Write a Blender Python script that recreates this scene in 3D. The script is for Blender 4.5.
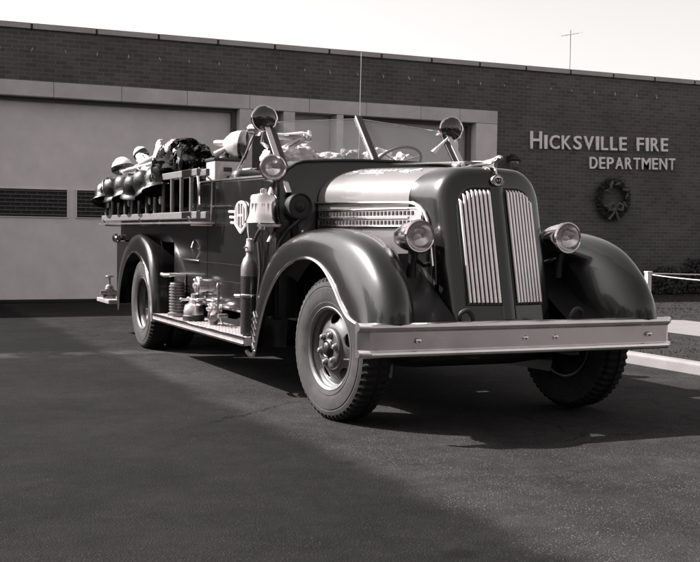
import bpy, bmesh, math, random
from mathutils import Vector, Matrix, noise
R_ = math.radians
PI = math.pi
scene = bpy.context.scene
for o in list(bpy.data.objects): bpy.data.objects.remove(o)

# ------------------------------------------------------------------ camera
yaw, pitch, roll = R_(24.38), R_(-2.31), R_(0.742)
fw = Vector((math.sin(yaw)*math.cos(pitch), math.cos(yaw)*math.cos(pitch), math.sin(pitch)))
rt = Vector((math.cos(yaw), -math.sin(yaw), 0))
up = rt.cross(fw)
rr = rt*math.cos(roll) + up*math.sin(roll)
uu = -rt*math.sin(roll) + up*math.cos(roll)
cd = bpy.data.cameras.new('camera')
cam = bpy.data.objects.new('camera', cd); scene.collection.objects.link(cam)
M = Matrix((rr, uu, -fw)).transposed().to_4x4(); M.translation = Vector((-4.266, -7.371, 1.308))
cam.matrix_world = M
cd.sensor_width = 36; cd.lens = 36*1145/700; cd.clip_end = 2000; cd.clip_start = .05
scene.camera = cam

# ------------------------------------------------------------------ light: sun from the left and a little behind
SUN_EL, HX, HY = R_(42.0), .80, -.60            # travel direction of the light on the ground
w = bpy.data.worlds.new('World'); scene.world = w; w.use_nodes = True
nt = w.node_tree; bg = nt.nodes['Background']
sky = nt.nodes.new('ShaderNodeTexSky'); sky.sky_type = 'NISHITA'; sky.sun_disc = False
sky.sun_elevation = SUN_EL; sky.sun_rotation = math.atan2(-HX, -HY)
sky.air_density = 1.0; sky.dust_density = 3.0; sky.altitude = 50
bw = nt.nodes.new('ShaderNodeRGBToBW'); nt.links.new(sky.outputs[0], bw.inputs[0])
tn = nt.nodes.new('ShaderNodeVectorMath'); tn.operation = 'SCALE'
tn.inputs[0].default_value = (1.0, .965, .95)      # warm black and white print tone
nt.links.new(bw.outputs[0], tn.inputs['Scale']); nt.links.new(tn.outputs[0], bg.inputs[0])
bg.inputs[1].default_value = 0.09
sl = bpy.data.lights.new('sun', 'SUN'); sl.energy = 4.0; sl.angle = R_(.5); sl.color = (1, .965, .94)
so = bpy.data.objects.new('sun', sl); scene.collection.objects.link(so)
d = Vector((HX*math.cos(SUN_EL), HY*math.cos(SUN_EL), -math.sin(SUN_EL)))
so.rotation_euler = d.to_track_quat('-Z', 'Y').to_euler(); so.location = (-20, 10, 20)
vs = scene.view_settings
scene.display_settings.display_device = 'sRGB'
vs.view_transform = 'Standard'; vs.look = 'None'; vs.gamma = 1; vs.use_curve_mapping = False; vs.exposure = 1.8
scene.render.engine = 'CYCLES'

# ------------------------------------------------------------------ materials
def g(v): return (v, v*.925, v*.935, 1)
MATS = {}
def mat(name, v, rough=.5, metal=0., coat=0., var=.12, scale=8., bump=0., bscale=60., v2=None, spec=.5, rvar=.0, thr=None):
    if name in MATS: return MATS[name]
    m = bpy.data.materials.new(name); m.use_nodes = True; n = m.node_tree.nodes; L = m.node_tree.links
    b = n['Principled BSDF']; b.inputs['Metallic'].default_value = metal; b.inputs['Roughness'].default_value = rough
    b.inputs['Coat Weight'].default_value = coat; b.inputs['Coat Roughness'].default_value = .05
    b.inputs['Specular IOR Level'].default_value = spec
    tc = n.new('ShaderNodeTexCoord'); no = n.new('ShaderNodeTexNoise'); no.inputs['Scale'].default_value = scale
    no.inputs['Detail'].default_value = 6; no.inputs['Roughness'].default_value = .62
    L.new(tc.outputs['Object'], no.inputs['Vector'])
    cr = n.new('ShaderNodeValToRGB'); L.new(no.outputs['Fac'], cr.inputs['Fac'])
    lo, hi = thr or (.3, .72)
    cr.color_ramp.elements[0].position = lo; cr.color_ramp.elements[1].position = hi
    a = v if v2 is None else v2
    cr.color_ramp.elements[0].color = g(a*(1-var)); cr.color_ramp.elements[1].color = g(v*(1+var))
    L.new(cr.outputs[0], b.inputs['Base Color'])
    if rvar:
        mr = n.new('ShaderNodeMapRange'); mr.inputs['To Min'].default_value = max(.02, rough-rvar); mr.inputs['To Max'].default_value = rough+rvar
        n2 = n.new('ShaderNodeTexNoise'); n2.inputs['Scale'].default_value = 5; n2.inputs['Detail'].default_value = 8
        L.new(tc.outputs['Object'], n2.inputs['Vector']); L.new(n2.outputs['Fac'], mr.inputs['Value']); L.new(mr.outputs[0], b.inputs['Roughness'])
    if bump:
        nb = n.new('ShaderNodeTexNoise'); nb.inputs['Scale'].default_value = bscale; nb.inputs['Detail'].default_value = 4
        L.new(tc.outputs['Object'], nb.inputs['Vector'])
        bp = n.new('ShaderNodeBump'); bp.inputs['Strength'].default_value = bump; bp.inputs['Distance'].default_value = .01
        L.new(nb.outputs['Fac'], bp.inputs['Height']); L.new(bp.outputs[0], b.inputs['Normal'])
    MATS[name] = m; return m

PAINT = mat('truck_paint', .0075, .235, 0, .35, .15, 3., 0, rvar=.05, spec=.5)
PAINTD = mat('dark_paint', .008, .38, 0, .4, .1, 3.)
CHROME = mat('chrome', .78, .13, 1, 0, .06, 6., rvar=.07)
NICKEL = mat('brushed_nickel', .72, .34, 1, 0, .12, 14., .05, 120, rvar=.1)
ALU = mat('aluminium_tread', .62, .38, .75, 0, .12, 10., .1, 90, rvar=.08)
WHITEP = mat('white_enamel', .75, .35, 0, .3, .05, 5.)
BLACK = mat('black_rubber', .008, .6, 0, 0, .2, 20.)
TYRE = mat('dusty_tyre_rubber', .036, .85, 0, 0, .4, 5., .15, 150, v2=.026, spec=.3)
RIMP = mat('wheel_paint', .05, .38, 0, .5, .2, 12., rvar=.12)
BLKG = mat('black_gloss_leather', .005, .42, 0, .7, .2, 10., .0, 40, spec=.25)
CLOTH = mat('black_coat_cloth', .006, .8, 0, 0, .3, 12., .4, 60, spec=.12)
CANVAS = mat('pale_canvas', .55, .85, 0, 0, .18, 9., .5, 50)
GREYC = mat('grey_canvas', .18, .85, 0, 0, .25, 9., .5, 50)
WOOD = mat('ladder_wood', .12, .55, 0, .2, .2, 30., .1, 60)
LIME = mat('limestone', .56, .85, 0, 0, .13, 2.2, .25, 60)
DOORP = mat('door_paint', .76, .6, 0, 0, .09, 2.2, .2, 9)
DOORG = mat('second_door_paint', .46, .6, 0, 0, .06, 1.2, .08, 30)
DARKV = mat('dark_recess', .02, .7)
CONC = mat('kerb_concrete', .17, .9, 0, 0, .15, 3., .3, 60)
WALKM = mat('walk_concrete', .14, .9, 0, 0, .12, 2., .3, 60)
SOIL = mat('winter_lawn_soil', .022, 1, 0, 0, .4, 4., .8, 40, spec=.1)
GRASS = mat('winter_grass', .035, .9, 0, 0, .5, 1.5, spec=.2)
LEAF = mat('dark_leaf', .022, .7, 0, 0, .5, 6.)
RIB = mat('ribbon', .08, .5, 0, 0, .2, 8.)
LENSR = mat('dark_lens', .015, .08, 0, 1, .1, 4.)
ROPE = mat('white_chain', .55, .6, 0, 0, .1, 30.)
ROOFM = mat('roof_gravel', .1, .95, 0, 0, .3, 20., .5, 80)
MATS['grille_bar'] = None; del MATS['grille_bar']
GRB = mat('satin_chrome_bar', .85, .34, .8, 0, .08, 10.)
LETW = mat('white_letter_paint', .9, .5, 0, 0, .04, 5.)
SEAT = mat('seat_leather', .04, .45, 0, 0, .3, 10., .3, 60)
DULL = mat('dull_steel', .22, .45, .8, 0, .25, 14., .1, 60)

def glass_mat(name, tint=.97, refl=.10, rough=.02, veil=.0):
    m = bpy.data.materials.new(name); m.use_nodes = True; n = m.node_tree.nodes; L = m.node_tree.links
    n.remove(n['Principled BSDF']); out = n['Material Output']
    t = n.new('ShaderNodeBsdfTransparent'); t.inputs[0].default_value = (tint, tint, tint, 1)
    gl = n.new('ShaderNodeBsdfGlossy'); gl.inputs['Roughness'].default_value = rough
    lw = n.new('ShaderNodeLayerWeight'); lw.inputs[0].default_value = .5
    pw = n.new('ShaderNodeMath'); pw.operation = 'POWER'; pw.inputs[1].default_value = 4; L.new(lw.outputs['Facing'], pw.inputs[0])
    fr = n.new('ShaderNodeMath'); fr.operation = 'MULTIPLY_ADD'; fr.inputs[1].default_value = .6; fr.inputs[2].default_value = .035; L.new(pw.outputs[0], fr.inputs[0])
    no = n.new('ShaderNodeTexNoise'); no.inputs['Scale'].default_value = 3
    df = n.new('ShaderNodeBsdfDiffuse'); df.inputs[0].default_value = (.8, .78, .78, 1)
    mr = n.new('ShaderNodeMapRange'); mr.inputs['To Min'].default_value = veil*.7; mr.inputs['To Max'].default_value = veil*1.3
    L.new(no.outputs['Fac'], mr.inputs['Value'])
    a = n.new('ShaderNodeMixShader'); L.new(mr.outputs[0], a.inputs[0]); L.new(t.outputs[0], a.inputs[1]); L.new(df.outputs[0], a.inputs[2])
    x = n.new('ShaderNodeMixShader'); L.new(fr.outputs[0], x.inputs[0]); L.new(a.outputs[0], x.inputs[1]); L.new(gl.outputs[0], x.inputs[2])
    L.new(x.outputs[0], out.inputs[0]); return m
GLASS = glass_mat('windshield_glass', .97, veil=.05)
LENS = glass_mat('lamp_glass', .95, veil=.06, rough=.05)

def brick_mat():
    m = bpy.data.materials.new('dark_brick'); m.use_nodes = True; n = m.node_tree.nodes; L = m.node_tree.links
    b = n['Principled BSDF']; b.inputs['Roughness'].default_value = .88
    tc = n.new('ShaderNodeTexCoord'); sp = n.new('ShaderNodeSeparateXYZ'); cb = n.new('ShaderNodeCombineXYZ')
    L.new(tc.outputs['Object'], sp.inputs[0])
    ad = n.new('ShaderNodeMath'); ad.operation = 'ADD'; L.new(sp.outputs[0], ad.inputs[0]); L.new(sp.outputs[1], ad.inputs[1])
    L.new(ad.outputs[0], cb.inputs[0]); L.new(sp.outputs[2], cb.inputs[1])
    br = n.new('ShaderNodeTexBrick'); L.new(cb.outputs[0], br.inputs['Vector'])
    br.inputs['Scale'].default_value = 1; br.inputs['Brick Width'].default_value = .215; br.inputs['Row Height'].default_value = .078
    br.inputs['Mortar Size'].default_value = .0075; br.inputs['Mortar Smooth'].default_value = .25; br.inputs['Bias'].default_value = -.1
    br.inputs['Color1'].default_value = g(.070); br.inputs['Color2'].default_value = g(.104); br.inputs['Mortar'].default_value = g(.14)
    no = n.new('ShaderNodeTexNoise'); no.inputs['Scale'].default_value = .8; no.inputs['Detail'].default_value = 7
    L.new(tc.outputs['Object'], no.inputs['Vector'])
    mr = n.new('ShaderNodeMapRange'); mr.inputs['From Min'].default_value = .3; mr.inputs['From Max'].default_value = .7
    mr.inputs['To Min'].default_value = .82; mr.inputs['To Max'].default_value = 1.25; L.new(no.outputs['Fac'], mr.inputs['Value'])
    vm = n.new('ShaderNodeVectorMath'); vm.operation = 'SCALE'; L.new(br.outputs[0], vm.inputs[0]); L.new(mr.outputs[0], vm.inputs['Scale'])
    L.new(vm.outputs[0], b.inputs['Base Color'])
    bp = n.new('ShaderNodeBump'); bp.inputs['Strength'].default_value = .6; bp.inputs['Distance'].default_value = .008; bp.invert = True
    L.new(br.outputs['Fac'], bp.inputs['Height']); L.new(bp.outputs[0], b.inputs['Normal'])
    return m
BRICK = brick_mat()

def asphalt_mat():
    m = bpy.data.materials.new('asphalt'); m.use_nodes = True; n = m.node_tree.nodes; L = m.node_tree.links
    b = n['Principled BSDF']; b.inputs['Roughness'].default_value = .9; b.inputs['Specular IOR Level'].default_value = .07
    tc = n.new('ShaderNodeTexCoord'); sp = n.new('ShaderNodeSeparateXYZ'); L.new(tc.outputs['Object'], sp.inputs[0])
    def noise_(s, det=4, r=.5):
        x = n.new('ShaderNodeTexNoise'); x.inputs['Scale'].default_value = s; x.inputs['Detail'].default_value = det; x.inputs['Roughness'].default_value = r
        L.new(tc.outputs['Object'], x.inputs['Vector']); return x
    def mr(src, a, b_, c, d_, smooth=False):
        x = n.new('ShaderNodeMapRange'); 
        if smooth: x.interpolation_type = 'SMOOTHSTEP'
        for k, v in zip(('From Min', 'From Max', 'To Min', 'To Max'), (a, b_, c, d_)): x.inputs[k].default_value = v
        L.new(src, x.inputs['Value']); return x.outputs[0]
    def ma(op, a, b_):
        x = n.new('ShaderNodeMath'); x.operation = op
        for i, v in enumerate((a, b_)):
            if isinstance(v, (int, float)): x.inputs[i].default_value = v
            else: L.new(v, x.inputs[i])
        return x.outputs[0]
    wob = mr(noise_(1.3, 5).outputs['Fac'], 0, 1, -.22, .22)
    xs = ma('ADD', sp.outputs[0], wob)
    ys = ma('ADD', sp.outputs[1], wob)
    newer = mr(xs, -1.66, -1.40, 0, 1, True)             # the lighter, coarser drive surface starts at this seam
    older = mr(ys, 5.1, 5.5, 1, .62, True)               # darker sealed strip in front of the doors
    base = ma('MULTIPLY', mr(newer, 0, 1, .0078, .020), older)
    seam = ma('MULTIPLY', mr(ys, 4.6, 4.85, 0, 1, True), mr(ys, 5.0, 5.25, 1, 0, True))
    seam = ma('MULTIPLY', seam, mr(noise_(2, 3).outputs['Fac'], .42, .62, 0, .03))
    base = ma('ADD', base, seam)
    blot = mr(noise_(.9, 8, .65).outputs['Fac'], .3, .7, .6, 1.45)
    blot2 = mr(noise_(6, 6, .7).outputs['Fac'], .3, .7, .75, 1.28)
    base = ma('MULTIPLY', ma('MULTIPLY', base, blot), blot2)
    vo = n.new('ShaderNodeTexVoronoi'); vo.inputs['Scale'].default_value = 120; L.new(tc.outputs['Object'], vo.inputs['Vector'])
    sepc = n.new('ShaderNodeSeparateColor'); L.new(vo.outputs['Color'], sepc.inputs[0])
    st = mr(sepc.outputs[0], .78, 1.0, 0, .12)
    st = ma('MULTIPLY', st, mr(newer, 0, 1, .22, 1))
    st = ma('MULTIPLY', st, mr(noise_(2.2, 5, .7).outputs['Fac'], .35, .65, .3, 1.3))
    stone = ma('MULTIPLY', st, mr(vo.outputs['Distance'], .25, .5, 1, 0))
    tot = ma('ADD', base, stone)
    # hairline cracks and oil drips
    wv = n.new('ShaderNodeVectorMath'); wv.operation = 'MULTIPLY_ADD'; wn = noise_(2.5, 5, .6); L.new(wn.outputs['Color'], wv.inputs[0]); wv.inputs[1].default_value = (.5, .5, 0); L.new(tc.outputs['Object'], wv.inputs[2])
    cv_ = n.new('ShaderNodeTexVoronoi'); cv_.feature = 'DISTANCE_TO_EDGE'; cv_.inputs['Scale'].default_value = .38; L.new(wv.outputs[0], cv_.inputs['Vector'])
    crk = mr(cv_.outputs['Distance'], 0, .006, 1, 0); crk = ma('MULTIPLY', crk, mr(noise_(.55, 2).outputs['Fac'], .5, .6, 0, .75))
    oil = mr(noise_(1.7, 3, .5).outputs['Fac'], .66, .74, 0, .45, True)
    tot = ma('MULTIPLY', tot, ma('SUBTRACT', 1, crk)); tot = ma('MULTIPLY', tot, ma('SUBTRACT', 1, oil))
    tot = ma('MULTIPLY', tot, mr(noise_(160, 2).outputs['Fac'], .3, .7, .6, 1.45))
    vm = n.new('ShaderNodeVectorMath'); vm.operation = 'SCALE'; vm.inputs[0].default_value = (1, .95, .95); L.new(tot, vm.inputs['Scale'])
    L.new(vm.outputs[0], b.inputs['Base Color'])
    bp = n.new('ShaderNodeBump'); bp.inputs['Strength'].default_value = .7; bp.inputs['Distance'].default_value = .006
    hh = ma('ADD', noise_(110, 3).outputs['Fac'], ma('MULTIPLY', vo.outputs['Distance'], -.8))
    L.new(hh, bp.inputs['Height']); L.new(bp.outputs[0], b.inputs['Normal'])
    return m
ASPH = asphalt_mat()

# ------------------------------------------------------------------ mesh helpers
COL = scene.collection
def empty(name, loc, label, cat, group=None, rz=0):
    o = bpy.data.objects.new(name, None); COL.objects.link(o); o.location = loc; o.rotation_euler.z = rz
    o.empty_display_size = .1
    tag(o, label, cat, group); return o
def tag(o, label=None, cat=None, group=None, kind=None):
    if label: o['label'] = label
    if cat: o['category'] = cat
    if group: o['group'] = group
    if kind: o['kind'] = kind
    return o
def wloc(p):
    v = Vector((0, 0, 0))
    while p: v += p.location; p = p.parent
    return v
class MB:
    def __init__(s): s.v = []; s.f = []; s.mi = []; s.cur = 0
    def add(s, vs_, fs):
        b = len(s.v); s.v += [tuple(v) for v in vs_]
        for f in fs: s.f.append([i+b for i in f]); s.mi.append(s.cur)
        return s
    def box(s, c, sz, rot=None):
        hx, hy, hz = sz[0]/2, sz[1]/2, sz[2]/2
        vs_ = [Vector((x, y, z)) for x in (-hx, hx) for y in (-hy, hy) for z in (-hz, hz)]
        if rot: vs_ = [rot @ v for v in vs_]
        c = Vector(c)
        return s.add([v+c for v in vs_], [(0,1,3,2),(4,6,7,5),(0,4,5,1),(2,3,7,6),(0,2,6,4),(1,5,7,3)])
    def span(s, x0, x1, y0, y1, z0, z1): return s.box(((x0+x1)/2, (y0+y1)/2, (z0+z1)/2), (abs(x1-x0), abs(y1-y0), abs(z1-z0)))
    def grid(s, rows, closed_u=False, closed_v=False, cap=False):
        nr, nc = len(rows), len(rows[0]); vs_ = [p for r in rows for p in r]; fs = []
        for i in range(nr if closed_v else nr-1):
            for j in range(nc if closed_u else nc-1):
                a, b = i, (i+1) % nr; c, d_ = j, (j+1) % nc
                fs.append((a*nc+c, a*nc+d_, b*nc+d_, b*nc+c))
        if cap: fs += [tuple(range(nc))[::-1], tuple((nr-1)*nc+k for k in range(nc))]
        return s.add(vs_, fs)
    def tube(s, pts, r, n=8, closed=False, flat=None):
        P = [Vector(p) for p in pts]; rows = []; N = len(P)
        rs = r if isinstance(r, (list, tuple)) else [r]*N
        prev = None
        for i in range(N):
            if closed: t = P[(i+1) % N]-P[i-1]
            else: t = P[min(i+1, N-1)]-P[max(i-1, 0)]
            t.normalize()
            if prev is None:
                a = Vector((0, 0, 1)) if abs(t.z) < .9 else Vector((1, 0, 0))
                u = t.cross(a).normalized()
            else: u = (prev - t*prev.dot(t)).normalized()
            prev = u; v = t.cross(u)
            rows.append([P[i]+(u*math.cos(2*PI*k/n)+v*math.sin(2*PI*k/n))*rs[i] for k in range(n)])
        return s.grid(rows, closed_u=True, closed_v=closed, cap=not closed)
    def lathe(s, prof, o, axis=(0, 0, 1), n=32, cap=True):
        a = Vector(axis).normalized(); h = Vector((0, 0, 1)) if abs(a.z) < .9 else Vector((0, 1, 0))
        u = h.cross(a).normalized(); v = a.cross(u); o = Vector(o)
        rows = [[o+a*hh+(u*math.cos(2*PI*k/n)+v*math.sin(2*PI*k/n))*max(r, .0004) for k in range(n)] for r, hh in prof]
        return s.grid(rows, closed_u=True, cap=cap)
    def prism(s, poly, a, b, axis):
        # poly in the two other axes, extruded a..b on axis (0 x, 1 y, 2 z)
        def P(q, h):
            q = list(q); q.insert(axis, h); return q
        n = len(poly); vs_ = [P(q, a) for q in poly]+[P(q, b) for q in poly]
        fs = [tuple(range(n)), tuple(range(2*n-1, n-1, -1))]+[(i, (i+1) % n, n+(i+1) % n, n+i) for i in range(n)]
        return s.add(vs_, fs)
    def build(s, name, m, parent=None, smooth=True, bevel=0, solid=0, sub=0, ang=38, recalc=True):
        me = bpy.data.meshes.new(name)
        off = wloc(parent) if parent else Vector((0, 0, 0))
        me.from_pydata([Vector(v)-off for v in s.v], [], s.f)
        for q in (m if isinstance(m, (list, tuple)) else [m]): me.materials.append(q)
        me.polygons.foreach_set('material_index', s.mi)
        if recalc:
            bm = bmesh.new(); bm.from_mesh(me); bmesh.ops.recalc_face_normals(bm, faces=bm.faces); bm.to_mesh(me); bm.free()
        if smooth:
            me.polygons.foreach_set('use_smooth', [True]*len(me.polygons)); me.set_sharp_from_angle(angle=R_(ang))
        me.update()
        o = bpy.data.objects.new(name, me); COL.objects.link(o)
        if parent: o.parent = parent
        if solid:
            q = o.modifiers.new('solid', 'SOLIDIFY'); q.thickness = solid; q.offset = 0
        if bevel:
            q = o.modifiers.new('bevel', 'BEVEL'); q.width = bevel; q.segments = 2; q.limit_method = 'ANGLE'; q.angle_limit = R_(40)
            q.harden_normals = False
        if sub:
            q = o.modifiers.new('sub', 'SUBSURF'); q.levels = q.render_levels = sub
        return o
def interp(tab, t):
    # smooth (Catmull-Rom) interpolation of a table of tuples at parameter t in 0..len-1
    n = len(tab)-1; t = max(0, min(n-1e-6, t)); i = int(t); f = t-i
    p = [tab[max(0, min(n, i+k))] for k in (-1, 0, 1, 2)]
    return tuple(.5*((2*b)+(-a+c)*f+(2*a-5*b+4*c-d_)*f*f+(-a+3*b-3*c+d_)*f**3) for a, b, c, d_ in zip(*p))
def dense(tab, k):
    return [interp(tab, i/k) for i in range((len(tab)-1)*k+1)]
def rotz(a): return Matrix.Rotation(a, 3, 'Z')
def blob(mb, c, rad, seed, amp=.25, n=18, m=12, fr=2.2, rot=None):
    if amp > .24: n, m = n*2, m*2
    rows = []
    for i in range(m+1):
        th = PI*i/m; row = []
        for j in range(n):
            ph = 2*PI*j/n
            q = Vector((math.sin(th)*math.cos(ph), math.sin(th)*math.sin(ph), math.cos(th)))
            sv = Vector((seed*7.3, seed, seed*.37)); k = 1+amp*noise.noise(q*fr+sv)+amp*.55*(1-2*abs(noise.noise(q*fr*2.1+sv)))*(amp > .24)+amp*.22*noise.noise(q*fr*5.5+sv)*(amp > .24)
            q = Vector((q.x*rad[0], q.y*rad[1], q.z*rad[2]))*k
            if rot: q = rot @ q
            row.append(q+Vector(c))
        rows.append(row)
    mb.grid(rows, closed_u=True)

# ================================================================== SETTING
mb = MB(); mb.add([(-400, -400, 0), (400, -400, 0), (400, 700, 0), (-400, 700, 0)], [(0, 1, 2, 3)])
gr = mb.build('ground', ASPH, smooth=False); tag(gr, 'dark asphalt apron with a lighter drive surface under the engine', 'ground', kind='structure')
mb = MB()
mb.span(3.46, 60, -60, 7.0, -.02, .075); mb.span(7.6, 60, 7.004, 13.63, -.02, .075)
o = mb.build('lawn_soil', SOIL, smooth=False); tag(o, 'worn winter lawn beside the drive', 'lawn', kind='structure')
mb = MB()
mb.prism([(3.3, 0), (3.3, .10), (3.325, .12), (3.44, .12), (3.455, .10), (3.455, 0)], -40, 6.5, 1)
# prism on axis 1 takes (x, z)
o = mb.build('kerb', CONC, smooth=False, bevel=.01); tag(o, 'pale concrete kerb along the right edge of the drive', 'kerb', kind='structure')
mb = MB(); mb.add([(5.55, -30, .081), (7.25, -30, .081), (7.5, 6.3, .081), (7.3, 6.45, .081), (5.75, 4.6, .081)], [(0, 1, 2, 3, 4)])
o = mb.build('walk', WALKM, smooth=False); tag(o, 'light concrete walk across the lawn', 'walk', kind='structure')

random.seed(4)
mb = MB()
for i in range(45000):
    x = random.uniform(3.5, 17); y = random.uniform(-1.5, 13.4)
    if y > 6.9 and x < 7.7: continue
    if 5.45 < x < 7.55 and y < 6.5: continue
    h = random.uniform(.008, .028)*(1+.8*noise.noise(Vector((x*1.5, y*1.5, 0)))); a = random.uniform(0, PI); s_ = random.uniform(.004, .009)
    dx, dy = math.cos(a)*s_, math.sin(a)*s_; l = random.uniform(-.03, .03)
    mb.add([(x-dx, y-dy, .07), (x+dx, y+dy, .07), (x+l, y+l*.6, .075+h)], [(0, 1, 2)])
o = mb.build('lawn_grass', GRASS, smooth=False, recalc=False); tag(o, 'short dry grass blades on the lawn', 'grass', kind='stuff')

# ------------------------------------------------------------------ fire station
Y0 = 13.64
st = empty('fire_station', (5, Y0, 0), 'single-storey dark brick fire station with stone trim and overhead doors', 'building')
XL, XR = -9.0, 16.8
# brick wall pieces round the openings
mb = MB()
mb.span(XL, XR, Y0, Y0+.5, 3.97, 4.88)
mb.span(8.64, XR, Y0, Y0+.5, 0, 3.967)
mb.span(XL, -2.5, Y0, Y0+.5, 0, 3.967)
mb.span(XL, XL+.4, Y0+.503, Y0+12, 0, 4.88); mb.span(XR-.4, XR, Y0+.503, Y0+12, 0, 4.88); mb.span(XL+.41, XR-.41, Y0+11.6, Y0+12, 0, 4.88)
mb.build('brick_wall', BRICK, st, smooth=False)
mb = MB(); mb.span(XL+.4, XR-.4, Y0+.51, Y0+11.6, 4.6, 4.7); mb.build('roof', ROOFM, st, smooth=False)
mb = MB(); mb.span(XL-.04, XR+.04, Y0-.044, Y0+.54, 4.884, 4.980); mb.build('coping_bed', DARKV, st, smooth=False)
x = XL-.05
while x < XR+.05:
    x1 = min(x+1.148, XR+.05); mb = MB(); mb.span(x+.02, x1-.02, Y0-.05, Y0+.55, 4.882, 4.986); x = x1
    mb.build('coping_stone', mat('coping_stone', .40, .85, 0, 0, .15, 1.5, .2, 60), st, smooth=False, bevel=.008)
# limestone surround
mb = MB(); x = -2.5
for x1 in (-1.86, -.625, .60, 1.84, 3.08, 4.32, 5.56, 6.80, 7.72, 8.64):
    mb.span(x+.004, x1-.004, Y0-.03, Y0+.45, 3.70, 3.967); x = x1
mb.build('lintel', LIME, st, smooth=False, bevel=.006)
for a, b in ((-2.5, -1.95), (2.88, 3.14), (3.78, 4.02), (4.91, 5.06), (8.12, 8.636)):
    mb = MB(); z = 0
    for z1 in (1.24, 2.47, 3.697):
        mb.span(a+.002, b-.002, Y0-.028, Y0+.45, z+.003, z1-.003); z = z1
    mb.build('pier', LIME if a < 8 else mat('right_pier_stone', .68, .85, 0, 0, .12, 2.2, .25, 60), st, smooth=False, bevel=.006)  # right pier is set lighter than the other piers
# doors
def door(name, x0, x1, m, vents, ny=Y0+.30):
    mb = MB(); H = 3.64; z = .02
    rows = [0.02, .62, 1.24, 1.53, 2.09, 2.7, 3.2, H] if vents else [.02, .7, 1.4, 2.1, 2.8, H]
    mb.span(x0, x1, ny, ny+.05, .02, H)
    d_ = mb.build(name, m, st, smooth=False)
    f = MB(); f.span(x0-.07, x0-.002, ny-.12, ny+.06, 0, H+.055); f.span(x1+.002, x1+.07, ny-.12, ny+.06, 0, H+.055); f.span(x0, x1, ny-.12, ny+.06, H+.003, H+.055)
    f.build('door_frame', mat('door_frame_paint', .10, .6), st, smooth=False)
    fl = MB(); fl.span(x0, x1, ny-.02, ny-.002, .005, .06); fl.build('bottom_seal', BLACK, d_, smooth=False)
    for a, b in vents:
        v = MB(); v.span(a, b, ny-.012, ny-.002, 1.565, 2.06)
        pnl = v.build('louvre', DARKV, d_, smooth=False)
        s_ = MB()
        for q in range(7):
            zz = 1.60+q*.0705
            s_.box(((a+b)/2, ny-.03, zz), (b-a-.02, .03, .012), Matrix.Rotation(R_(-20), 3, 'X'))
        rn = random.Random(int(a*10))
        for q in range(6):
            for _ in range(7):
                xx = a+.02+(b-a-.04)*(_+.5*(q % 2)+.25)/7.5; s_.span(xx-.004, xx+.004, ny-.04, ny-.03, 1.60+q*.0705, 1.66+q*.0705)
        s_.build('slats', mat('slat_paint', .13, .6), pnl, smooth=False)
        fr = MB()
        for (p, q, r, t) in ((a-.02, b+.02, 2.06, 2.075), (a-.02, b+.02, 1.55, 1.565), (a-.02, a, 1.565, 2.06), (b, b+.02, 1.565, 2.06)):
            fr.span(p, q, ny-.03, ny-.0035, r, t)
        fr.build('louvre_frame', m, pnl, smooth=False)
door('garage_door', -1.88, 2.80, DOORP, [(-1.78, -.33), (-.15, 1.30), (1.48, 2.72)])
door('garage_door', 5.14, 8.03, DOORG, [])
# narrow entrance and sidelight behind the cab
mb = MB(); mb.span(3.16, 3.76, Y0+.25, Y0+.3, 0, 3.69); mb.build('side_panel', mat('side_panel_paint', .05, .5), st, smooth=False)
mb = MB(); mb.span(4.04, 4.89, Y0+.3, Y0+.34, 0, 3.69); e = mb.build('entrance_door', DOORG, st, smooth=False)
mb = MB(); mb.lathe([(.025, 0), (.03, .03), (.02, .06)], (4.8, Y0+.3, 1.0), (0, -1, 0), 12); mb.build('handle', CHROME, e)

# raised lettering (lines 1 and 2), cap letters larger
def glyph(ch, h, x, z, wx, parent, slant=0):
    cu = bpy.data.curves.new('glyph', 'FONT'); cu.body = ch; cu.size = 1; cu.extrude = .018; cu.offset = .012; cu.resolution_u = 4
    o = bpy.data.objects.new('glyph', cu); COL.objects.link(o)
    bpy.context.view_layer.update()
    me = bpy.data.meshes.new_from_object(o.evaluated_get(bpy.context.evaluated_depsgraph_get()))
    bpy.data.objects.remove(o)
    xs = [v.co.x for v in me.vertices]; ys = [v.co.y for v in me.vertices]
    a, b, c, d_ = min(xs), max(xs), min(ys), max(ys)
    off = wloc(parent)
    for v in me.vertices:
        u = (v.co.x-a)/(b-a)*wx; t = (v.co.y-c)/(d_-c)*h
        X = x+u; Z = z+t+.024*(u)
        v.co = Vector((X, Y0-.045+(-v.co.z), Z))-off
    me.materials.clear(); me.materials.append(LETW)
    L_ = bpy.data.objects.new('letter', me); COL.objects.link(L_); L_.parent = parent; return L_
def line(txt, x0, x1, z0, hs, parent):
    W = {'I': .30, 'H': 1.0, 'C': .98, 'K': .95, 'S': .80, 'V': 1.0, 'L': .72, 'E': .75, 'F': .72, 'R': .88, 'D': .98, 'P': .85, 'A': 1.05, 'T': .85, 'M': 1.15, 'N': 1.02, ' ': .62}
    gap = .24
    tot = sum(W[c]*(hs[i]/hs[-1])**.5 for i, c in enumerate(txt))+gap*(len(txt)-1)
    k = (x1-x0)/tot; x = x0
    for i, c in enumerate(txt):
        wv = W[c]*(hs[i]/hs[-1])**.5*k
        if c != ' ': glyph(c, hs[i], x, z0+.024*(x-x0), wv, parent)
        x += wv+gap*k
sg = empty('wall_lettering', (11.3, Y0, 3.2), 'raised white letters reading Hicksville Fire Department on dark brick', 'sign')
t1 = 'HICKSVILLE FIRE'
line(t1, 9.455, 13.17, 3.215, [.375]+[.30]*14, sg)
for c in [c for c in sg.children]: pass
line('DEPARTMENT', 11.015, 13.385, 2.838, [.26]*10, sg)

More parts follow.
